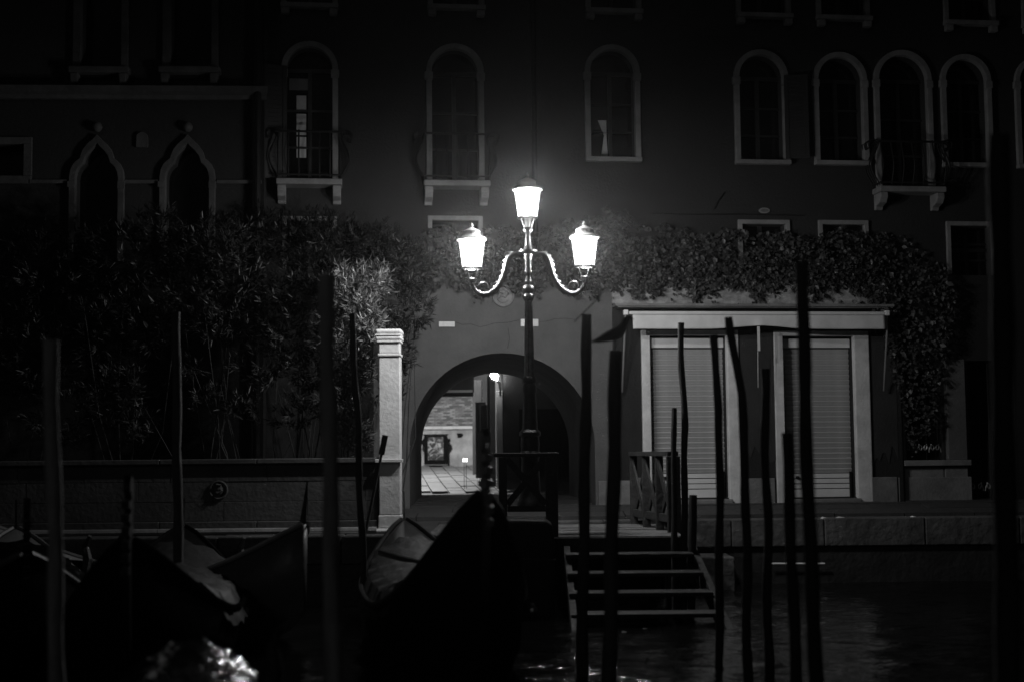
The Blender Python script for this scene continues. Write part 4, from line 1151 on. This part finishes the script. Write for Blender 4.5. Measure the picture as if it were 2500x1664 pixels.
while cand < 19000:
    cand += 1
    px = rng.uniform(880, 2330)
    y0, y1 = np.interp(px, tx, ty), np.interp(px, bx_, by)
    wob = 14 * math.sin(px * .045) + 9 * math.sin(px * .13 + 1)
    y0 += wob * .5; y1 += wob + rng.exponential(7)
    if rng.uniform() > (y1 - y0) / 190.0: continue
    py = rng.uniform(y0, y1)
    gap = math.sin(px * .031 + 2 * math.sin(py * .05)) + math.sin(py * .083 + px * .017) + .7 * math.sin(px * .11 - py * .06)
    if gap < -.9 and py < 645 and rng.uniform() < .8: continue
    mid = 1 - abs((py - y0) / (y1 - y0) - .55) * 1.3
    off = rng.uniform(.03, .1 + .26 * max(mid, .1) * (1.0 if px < 2160 else .5))
    if px > 1490 and py > 650: off = max(off, .13 + rng.uniform(0, .12))
    u, z = FAC.uz(px, py, off)
    B.append((u - iv_u, -off, z))
    a_ = np.array([rng.normal(0, .55), -abs(rng.normal(.35, .3)), -rng.uniform(.2, 1.0)])
    A.append(a_); Sd.append(np.array([1.0, rng.normal(0, .6), rng.normal(0, .5)]))
    sz_ = rng.choice([.55, .8, 1.0, 1.25], p=[.25, .3, .3, .15]); Ln.append(rng.uniform(.05, .092) * sz_); Wd.append(rng.uniform(.045, .08) * sz_)
B = np.array(B); A = unit(np.array(A)); Sd = np.array(Sd); Sd = unit(Sd - A * (A * Sd).sum(1, keepdims=True))
me = leaves_mesh('foliage', B, A, Sd, np.array(Ln), np.array(Wd), .15)
tag(link('foliage', me, 'leaf_ivy', IV), kind='stuff')
mm = MB()
for k in range(26):
    x0 = rng.uniform(900, 2250); pts = []
    px, py = x0, np.interp(x0, bx_, by) - 20
    for s in range(6):
        u, z = FAC.uz(px, py, .06); pts.append((u - iv_u, -.06, z)); px += rng.uniform(-10, 40); py += rng.uniform(-28, 10)
    mm.tube(pts, .011, 5)
tag(mm.build('stems', 'bark', IV), kind='stuff')

# ================================================================== JETTY
JT = thing('jetty', 'wooden landing jetty with cross-braced railings', 'jetty', (1.0, 19.0, 0))
jx0, jx1, jy0, jy1 = at(1208, 1300, 17.2).x, at(1664, 1300, 17.2).x, 17.2, RE - .02
y = jy0; k = 0
while y < jy1 - .05:
    w_ = .145
    mm = MB(); mm.span((jx0 - random.uniform(0, .02), y + .006, -.045), (jx1 + random.uniform(0, .02), y + w_ - .006, random.uniform(-.008, .004))); mm.build('deck_plank', 'dock_wood', JT, bevel=.006)
    y += w_
for x in (jx0 + .1, (jx0 + jx1) / 2, jx1 - .1):
    mm = MB(); mm.span((x - .06, jy0 + .02, -.2), (x + .06, jy1, -.047)); mm.build('joist', 'dock_rail', JT)
mm = MB(); mm.span((jx0 - .02, jy0 - .06, -.3), (jx1 + .02, jy0 - .002, -.02)); mm.build('fascia_board', 'dock_rail', JT, bevel=.008)
for (x, y) in ((jx0 + .1, jy0 + .12), (jx0 + .1, jy1 - .3), (jx1 - .1, jy0 + .12), (jx1 - .1, jy1 - .3), (.62, jy0 + .12)):
    mm = MB(); mm.tube([(x, y, -2.4), (x, y, -.21)], .1, 10); mm.build('pile', 'pole_black', JT, smooth=True)
# front railing section with a St Andrew's cross
def zy(py, y=17.2): return at(1300, py, y).z
pa, pb = at(1228, 1200, 17.25).x, at(1347, 1200, 17.25).x
zt_, zl_ = zy(1104), zy(1241)
for (x, w_) in ((pa, .1), (pb, .15)):
    mm = MB(); mm.span((x - w_ / 2, 17.21, -.02), (x + w_ / 2, 17.21 + w_, zt_ - .052)); mm.build('post', 'dock_rail', JT, bevel=.008)
mm = MB(); mm.span((pa - .11, 17.19, zt_ - .05), (pb + .09, 17.37, zt_)); mm.build('handrail', 'dock_rail', JT, bevel=.008)
mm = MB(); mm.span((pa + .052, 17.23, zl_ - .035), (pb - .077, 17.29, zl_ + .035)); mm.build('lower_rail', 'dock_rail', JT, bevel=.006)
mm = MB(); mm.bar((pa + .05, 17.25, zt_ - .07), (pb - .075, 17.25, zl_ + .05), .04, .075); mm.build('brace', 'dock_rail', JT)
mm = MB(); mm.bar((pa + .05, 17.3, zl_ + .05), (pb - .075, 17.3, zt_ - .07), .04, .075); mm.build('brace', 'dock_rail', JT)
# the return rail running back from the big corner post
mm = MB(); mm.span((pb + .0, 17.38, zt_ - .055), (pb + .09, jy1 - .1, zt_ - .004)) if False else None
# right side railing
xs0, xs1 = at(1545, 1110, jy1 - .1).x, at(1643, 1110, 17.75).x
ya, yb = jy1 - .15, 17.75
def sx(y): return xs0 + (xs1 - xs0) * (ya - y) / (ya - yb)
mm = MB(); mm.bar((sx(ya) , ya, zt_ - .03), (sx(yb), yb, zt_ - .03), .14, .06); mm.build('handrail', 'dock_rail', JT, bevel=.006)
mm = MB(); mm.bar((sx(ya), ya, .16), (sx(yb), yb, .16), .05, .1); mm.build('lower_rail', 'dock_rail', JT, bevel=.006)
for t in (0, .34, .67, 1.0):
    y = ya + (yb - ya) * t; w_ = .1 if t < 1 else .16
    mm = MB(); mm.span((sx(y) - w_ / 2, y - w_ / 2, -.02), (sx(y) + w_ / 2, y + w_ / 2, zt_ - .062)); mm.build('post', 'dock_rail', JT, bevel=.008)
for t in (0, .335, .67):
    y_a, y_b = ya + (yb - ya) * t, ya + (yb - ya) * (t + .33)
    mm = MB(); mm.bar((sx(y_a) - .03, y_a, zt_ - .08), (sx(y_b) - .03, y_b, .21), .03, .09); mm.build('brace', 'dock_rail', JT)
    mm = MB(); mm.bar((sx(y_a) + .03, y_a, .21), (sx(y_b) + .03, y_b, zt_ - .08), .03, .09); mm.build('brace', 'dock_rail', JT)
# steps down to the water
SX0 = .60
ST_ = [(-.18, 16.62), (-.36, 16.17), (-.54, 15.74), (-.72, 15.29), (-.86, 14.86)]
for i, (z, y) in enumerate(ST_):
    xr = jx1 + .03 + .045 * (i + 1)
    mm = MB(); mm.span((SX0, y, z - .045), (xr, y + .36, z)); mm.build('stair_tread', 'wet_wood', JT, bevel=.008)
for x in (SX0 + .03, jx1 + .12):
    mm = MB(); mm.bar((x, 17.16, -.22), (x + (.12 if x > 1 else 0), 14.86, -1.02), .07, .22); mm.build('stringer', 'dock_rail', JT)
# dark canvas roll lying on the near corner of the jetty fascia: rounded hump
q = at(1270, 1300, 16.6)
HB = thing('covered_bundle', 'black canvas-covered hump in front of the jetty railing', 'bundle', (q.x, 16.6, -.9))
mm = MB(); x0_, x1_ = at(1207, 1300, 16.6).x, at(1352, 1300, 16.6).x; zt2 = at(1270, 1264, 16.6).z
lp = [(x0_, -1.0), (x0_ + .01, zt2 - .12), (x0_ + .05, zt2 - .04), (x0_ + .12, zt2), (x1_ - .1, zt2 - .015), (x1_ - .02, zt2 - .06), (x1_, zt2 - .2), (x1_, -1.0)]
mm.prism(lp, 16.35, 17.05); cov = mm.build('canvas_cover', 'tarp', HB, bevel=.05)
mm = MB(); mm.tube([(x0_ - .01, 16.34, -.2), (x1_ + .01, 16.34, -.22)], .012, 6); mm.build('lashing_rope', 'dock_rail', HB)

# ================================================================== MOORING POLES
def pole(label, pts, wpx, y, material, wob=.005, group='mooring poles along the canal', cap=False, name='mooring_pole', zbot=None):
    """pts: photo pixels down the axis of the pole, at distance y; continues to the canal bed"""
    P_ = [at(px, py, y) for px, py in pts]
    w = wpx * y / FPX / 2
    last, prev = P_[-1], P_[-2]
    if zbot is None:
        d = (last - prev).normalized()
        if last.z > -2.5: P_.append(last + d * ((-2.7 - last.z) / min(d.z, -.2)))
    else: P_[-1] = Vector((last.x, last.y, zbot))
    fine, rad = [], []
    seg = random.randint(0, 99)
    tot = 0
    for i in range(len(P_) - 1):
        n_ = max(2, int((P_[i + 1] - P_[i]).length / .16))
        for k in range(n_):
            p = P_[i].lerp(P_[i + 1], k / n_)
            fine.append(p + Vector((wob * math.sin(tot * .9 + seg), wob * math.cos(tot * .7 + seg), 0)))
            rad.append(w * (.9 + .16 * min(1, tot / 20) + .07 * math.sin(tot * 1.7 + seg * 3) + random.uniform(-.03, .03)))
            tot += 1
    fine.append(P_[-1]); rad.append(w)
    base = Vector((fine[-1].x, fine[-1].y, max(fine[-1].z, -2.7)))
    mm = MB(); mm.tube(fine, rad, 11)
    o = mm.build(name, material, None, base, smooth=True)
    tag(o, label, 'pole', group)
    return o
pole('thick pale mooring pole at the left edge of the picture', [(124, 830), (130, 1150), (140, 1664)], 40, 8.2, 'pole_pale')
pole('slim mooring pole rising in front of the round oleander crown', [(430, 762), (432, 1050), (436, 1380)], 24, 14.0, 'pole_dark', zbot=None)
pole('tall pale mooring pole just before the gate pillar', [(796, 672), (803, 1000), (815, 1664)], 43, 8.0, 'pole_pale')
pole('slender black mooring pole against the lit oleander', [(858, 765), (872, 1000), (888, 1420)], 17, 14.5, 'pole_black', .008)
pole('dark mooring pole with a stick across its top, right of the street lamp', [(1433, 768), (1430, 1000), (1424, 1400)], 28, 12.0, 'pole_dark')
pole('dark mooring pole with a gull perched on top', [(1504, 856), (1498, 1150), (1488, 1600)], 36, 10.5, 'pole_dark')
pole('short thin black pole at the corner of the jetty railing', [(1645, 995), (1646, 1300)], 15, 17.0, 'pole_black')
pole('thin black pole crossing the awning above the left shop door', [(1662, 788), (1664, 900), (1672, 1040), (1670, 1300)], 17, 17.0, 'pole_black', .008)
pole('black pole bent at mid height before the left shop door', [(1741, 818), (1746, 900), (1755, 1000), (1757, 1200), (1755, 1664)], 21, 12.5, 'pole_black', .006)
pole('black pole leaning left at the top between the two shop doors', [(1780, 774), (1790, 840), (1808, 960), (1820, 1150), (1826, 1664)], 23, 11.5, 'pole_black', .01)
pole('black pole standing left of the right shop door', [(1866, 900), (1868, 1050), (1874, 1300), (1876, 1664)], 23, 12.0, 'pole_black', .012)
pole('tallest black pole, reaching above the ivy before the right shop door', [(1958, 640), (1963, 900), (1974, 1250), (1994, 1664)], 36, 8.6, 'pole_black')
pole('short thick black pole beside the tallest one', [(1920, 1055), (1928, 1250), (1944, 1664)], 30, 10.0, 'pole_black')
pole('broad black pole at the right edge of the picture', [(2440, 330), (2448, 900), (2462, 1664)], 60, 6.6, 'pole_black')
pole('squat black post at the outer corner of the jetty steps', [(1692, 1207), (1690, 1320)], 22, 16.9, 'pole_black', .0)
# stick across a pole top
a_, b_ = at(1402, 786, 12.0), at(1467, 722, 12.0)
mm = MB(); mm.tube([a_, (a_ + b_) / 2 + Vector((.005, 0, .004)), b_], [.006, .007, .005], 6)
tag(mm.build('stick', 'pole_black', None, a_, smooth=True), 'thin slanting stick on top of a dark mooring pole', 'stick')
# long thin oars leaning by the gate pillar
def oar(label, a, b_, y, w):
    p, q_ = at(*a, y), at(*b_, y)
    T = thing('oar', label, 'oar', tuple(q_))
    mm = MB(); mm.tube([p, p.lerp(q_, .5), q_], [w, w * 1.1, w * 1.2], 7); mm.build('shaft', 'pole_dark', T, smooth=True)
    d_ = (p - q_).normalized()
    mm = MB(); mm.bar(p - d_ * .02, p + d_ * .22, w * 4.2, w * 1.2, up=(0, 1, 0)); mm.build('blade', 'pole_dark', T, bevel=.006)
oar('dark oar leaning against the gate pillar', (932, 1105), (893, 1300), 17.2, .017)

# ---- gull
q = at(1500, 853, 10.5)
GU = thing('gull', 'dark gull perched on a mooring pole near the awning', 'bird', tuple(q))
prof = [(-.15, .058, .004), (-.12, .064, .012), (-.08, .078, .024), (-.04, .095, .036), (.0, .113, .045), (.035, .132, .046), (.06, .155, .038), (.073, .182, .028), (.082, .208, .025), (.092, .228, .024), (.102, .243, .014), (.108, .25, .003)]
mm = MB(); mm.tube([q + Vector((x_, .1 * x_, z_)) for x_, z_, r_ in prof], [r_ for x_, z_, r_ in prof], 12); mm.build('body', 'feather', GU, smooth=True)
mm = MB(); mm.tube([q + Vector((.11, .01, .232)), q + Vector((.135, .012, .226)), q + Vector((.15, .014, .216))], [.009, .006, .002], 6); mm.build('beak', 'feather', GU, smooth=True)
for sgn in (-1, 1):
    wp = [(.05, .15, .012), (.0, .125, .03), (-.06, .1, .026), (-.12, .075, .014), (-.18, .055, .003)]
    mm = MB(); mm.tube([q + Vector((x_, .1 * x_ + sgn * .034 * (1 - abs(x_) * 2.5), z_)) for x_, z_, r_ in wp], [r_ for x_, z_, r_ in wp], 8); mm.build('wing', 'feather', GU, smooth=True)
    mm = MB(); mm.tube([q + Vector((.005, .016 * sgn, .075)), q + Vector((.012, .016 * sgn, .035)), q + Vector((.005, .016 * sgn, .002))], .004, 5); mm.build('leg', 'feather', GU)

# ================================================================== GONDOLAS
def bow_irons(T, rows, iron):
    x0, hb, sh, ke = rows[0]
    zb = sh
    path = [(.02, zb - .75), (.07, zb - .5), (.10, zb - .25), (.10, zb - .02), (.05, zb + .18), (.01, zb + .3)]
    wds = [.035, .06, .075, .085, .08, .06]
    left = [(p[0] - w_, p[1]) for p, w_ in zip(path, wds)]; right = [(p[0] + w_, p[1]) for p, w_ in zip(path, wds)]
    lp = left + [(-.06, zb + .34), (-.02, zb + .43), (.1, zb + .46), (.2, zb + .41), (.2, zb + .36), (.1, zb + .32)] + right[::-1]
    mm = MB(); mm.prism(lp, -.024, .024); fe = mm.build('bow_iron', iron, T)
    for k in range(6):
        zz = zb + .26 - k * .09
        mm = MB(); mm.span((.1, -.027, zz - .026), (.3, .027, zz + .026)); mm.build('tooth', iron, fe)
    mm = MB(); mm.span((-.2, -.014, zb + .05), (-.02, .014, zb + .1)); mm.build('tooth', iron, fe)
    xs_, hb2, sh2, ke2 = rows[-1]
    mm = MB(); mm.prism([(xs_ - .02, sh2 - .3), (xs_ - .09, sh2 + .1), (xs_ - .16, sh2 + .32), (xs_ - .1, sh2 + .34), (xs_ - .01, sh2 + .08), (xs_ + .04, sh2 - .2)], -.012, .012); mm.build('stern_iron', iron, T)
def boat_cover(T, rows, cover):
    vs, fs = [], []
    i0, i1 = 10, 36
    for i in range(i0, i1 + 1):
        x, hb, sh, ke = rows[i]
        for k in range(13):
            a = -1 + 2 * k / 12
            edge = 1.05
            zc = sh + .05 + .24 * (1 - abs(a) ** 1.7) + .025 * math.sin(i * 1.7 + k * 2.3) - (.18 if k in (0, 12) else 0)
            vs.append((x, a * hb * edge + .01 * math.sin(i + k), zc))
    for i in range(i1 - i0):
        for k in range(12): fs.append((i * 13 + k, i * 13 + k + 1, (i + 1) * 13 + k + 1, (i + 1) * 13 + k))
    mm = MB(); mm.add(vs, fs); mm.build('tarpaulin', cover, T, smooth=True)
def gondola(label, prow, heading, open_hull='lacquer', deck='lacquer', cover=None, iron='ferro', lift=0.0, Lg=10.6, name='gondola', beam=.72, rise=(1.02, .9), irons=True):
    """prow: world (x, y) of the bow tip; heading: direction the bow points (radians, 0 = +x)"""
    T = thing(name, label, 'gondola', (prow[0], prow[1], WATER_Z), heading, local=True)
    BASE[T] = Vector((0, 0, 0))
    N = 44
    def sec(t):               # t 0 bow .. 1 stern, x from 0 to -Lg
        s = 2 * t - 1
        hb = beam * max(0.0, 1 - abs(s) ** 2.4) ** .8 + .03
        sheer = .52 + (rise[0] * max(0, -s - .1) ** 2.6 * 1.3 if s < 0 else rise[1] * max(0, s - .1) ** 2.6 * 1.3) + lift
        keel = -.12 + .75 * max(0, abs(s) - .45) ** 2.2 / .27 * (1.0 if s < 0 else .9) * .62
        keel = min(keel, sheer - .12)
        return -Lg * t, hb, sheer, keel
    rows = [sec(i / N) for i in range(N + 1)]
    # outer shell
    vs, fs = [], []
    for (x, hb, sh, ke) in rows:
        m_ = ke + (sh - ke) * .45
        vs += [(x, -hb, sh), (x, -hb * .93, m_), (x, -hb * .6, ke), (x, hb * .6, ke), (x, hb * .93, m_), (x, hb, sh)]
    for i in range(N):
        for k in range(5): fs.append((i * 6 + k, i * 6 + k + 1, (i + 1) * 6 + k + 1, (i + 1) * 6 + k))
    fs += [tuple(range(6)), tuple(N * 6 + k for k in range(6))]
    mm = MB(); mm.add(vs, fs); hull = mm.build('hull', open_hull, T, smooth=True)
    sd = hull.modifiers.new('thick', 'SOLIDIFY'); sd.thickness = .03
    # gunwale rails
    for sgn in (-1, 1):
        mm = MB(); mm.tube([(x, sgn * (hb + .005), sh + .01) for (x, hb, sh, ke) in rows], .026, 6); mm.build('gunwale', deck, T, smooth=True)
    # decks
    for (i0, i1, nm) in ((0, 12, 'foredeck'), (34, N, 'stern_deck')):
        vs, fs = [], []
        for i in range(i0, i1 + 1):
            x, hb, sh, ke = rows[i]
            for k in range(7):
                a = -1 + 2 * k / 6
                vs.append((x, a * (hb - .015), sh + .0 + .07 * (1 - a * a) * min(1, hb / .4)))
        for i in range(i1 - i0):
            for k in range(6): fs.append((i * 7 + k, i * 7 + k + 1, (i + 1) * 7 + k + 1, (i + 1) * 7 + k))
        mm = MB(); mm.add(vs, fs); mm.build(nm, deck, T, smooth=True)
    mm = MB(); vs = []
    sel = rows[12:35]
    for (x, hb, sh, ke) in sel: vs += [(x, -hb * .85, .1), (x, hb * .85, .1)]
    mm.add(vs, [(2 * i, 2 * i + 1, 2 * i + 3, 2 * i + 2) for i in range(len(sel) - 1)]); mm.build('floor', 'dock_rail', T)
    for t in (.40, .55, .66):
        x, hb, sh, ke = sec(t)
        mm = MB(); mm.span((x - .16, -hb * .9, .34), (x + .16, hb * .9, .40)); mm.build('seat', 'lacquer', T, bevel=.02)
    # rowing crutch
    x, hb, sh, ke = sec(.7)
    mm = MB(); mm.tube([(x, hb, sh), (x + .02, hb + .03, sh + .2), (x - .05, hb + .01, sh + .33), (x + .02, hb + .05, sh + .45)], [.045, .05, .04, .02], 7); mm.build('rowing_crutch', 'dock_rail', T, smooth=True)
    # bow iron: curved blade, six teeth forward, one back, hatchet head
    if irons == 'post':
        x0, hb, sh, ke = rows[0]
        mm = MB(); mm.tube([(-.05, 0, sh - .1), (.0, 0, sh + .2), (.03, 0, sh + .42)], [.04, .022, .008], 7); mm.build('bow_post', iron, T, smooth=True)
    elif irons: bow_irons(T, rows, iron)
    if cover: boat_cover(T, rows, cover)
    return T
# the near gondola, bow towards the camera below the lamp
G1 = gondola('black gondola with toothed bow iron in front of the archway', (at(1180, 1100, 10.2).x, 10.2), math.radians(-81), deck='lacquer_gloss', cover='tarp', rise=(1.05, .55), Lg=7.0, beam=.64)
Rz = Matrix.Rotation(-G1.rotation_euler.z, 4, 'Z') @ Matrix.Translation(-G1.location)
for (px, py, d, r_) in ((1162, 1345, 10.9, .05), (1230, 1366, 11.2, .045), (1300, 1488, 10.6, .03)):
    p_ = Rz @ at(px, py, d)
    mm = MB(); mm.lathe([(r_ * .3, -r_), (r_ * .9, -r_ * .5), (r_, 0), (r_ * .75, r_ * .6), (r_ * .3, r_), (r_ * .45, r_ * 1.3), (r_ * .1, r_ * 1.6)], p_, 12); mm.build('brass_knob', 'ferro', G1, smooth=True)
a_, b_ = Rz @ at(930, 1347, 13.2), Rz @ at(1040, 1372, 12.4)
mm = MB(); mm.tube([a_, a_.lerp(b_, .5) + Vector((0, 0, -.01)), b_], [.035, .03, .012], 8); mm.build('brass_rail', 'ferro', G1, smooth=True)
gondola('black gondola whose dark bow iron stands before the garden wall', (at(316, 1200, 10.0).x, 10.0), math.radians(-80), cover='tarp', iron='ferro_dark', rise=(.75, .5), Lg=7.0)
gondola('grey open gondola with raised bow moored near the garden wall medallion', (at(745, 1240, 14.0).x, 14.0), math.radians(-38), open_hull='boat_dark', deck='boat_pale', iron='ferro_dark', rise=(.66, .5), Lg=5.4, beam=.7, irons='post')
gondola('black gondola at the left edge with pale wet deck', (at(20, 1400, 11.2).x, 11.6), math.radians(-70), deck='boat_grey', iron='ferro_dark', rise=(.55, .5), cover='tarp_shiny', Lg=5.6)

gondola('black rowing boat under a crinkled shiny cover at the bottom edge', (-1.62, 5.4), math.radians(-84), cover='tarp_shiny', Lg=4.3, beam=.52, rise=(.3, .25), lift=-.15, irons=False, name='rowing_boat')['category'] = 'boat'

# ================================================================== SMALL THINGS
a_, b_ = at(1876, 1374, RE + .02), at(2012, 1374, RE + .02)
mm = MB(); mm.tube([(a_.x, RE - .02, a_.z), (b_.x, RE - .02, b_.z)], .014, 8)
tag(mm.build('white_pipe', 'white_paint', None, (a_.x, RE - .02, a_.z), smooth=True), 'white pipe fixed low on the dark quay face', 'pipe')
for i, (px, py, s, lab) in enumerate(((2056, 1315, .09, 'larger scrap of pale litter on the quay edge right of the poles'), (2016, 1318, .045, 'small scrap of pale litter beside the larger scrap'), (2237, 1315, .045, 'lone pale litter scrap far along the quay edge'))):
    q = on_z(px, 1290, 0.0)
    q = Vector((at(px, py, RE - .06).x, RE + .12, 0.03))
    mm = MB(); lp = [(q.x + s * (1 + .4 * math.sin(3 * a + i)) * math.cos(a), q.y + s * .6 * (1 + .3 * math.cos(2 * a + i)) * math.sin(a), q.z + .02 * math.sin(2 * a + i)) for a in np.linspace(0, 6.283, 9, endpoint=False)]
    mm.add(lp + [(q.x, q.y, q.z + .035)], [(k, (k + 1) % 9, 9) for k in range(9)])
    tag(mm.build('litter', 'white_paint', None, (q.x, q.y, q.z)), lab, 'litter', 'litter on the quay edge')

# ================================================================== NIGHT HAZE
HZ = MB(); HZ.span((-30, -16, -3.6), (30, 46, 13.6))
hz = tag(HZ.build('haze', None), kind='stuff')
hm = bpy.data.materials.new('night_haze'); hm.use_nodes = True
nt = hm.node_tree; nt.nodes.clear()
pv = nt.nodes.new('ShaderNodeVolumePrincipled')
pv.inputs['Color'].default_value = (.9, .9, .9, 1); pv.inputs['Density'].default_value = 0.0007; pv.inputs['Anisotropy'].default_value = 0.95
oo = nt.nodes.new('ShaderNodeOutputMaterial'); nt.links.new(pv.outputs[0], oo.inputs['Volume'])
hz.data.materials.clear(); hz.data.materials.append(hm)
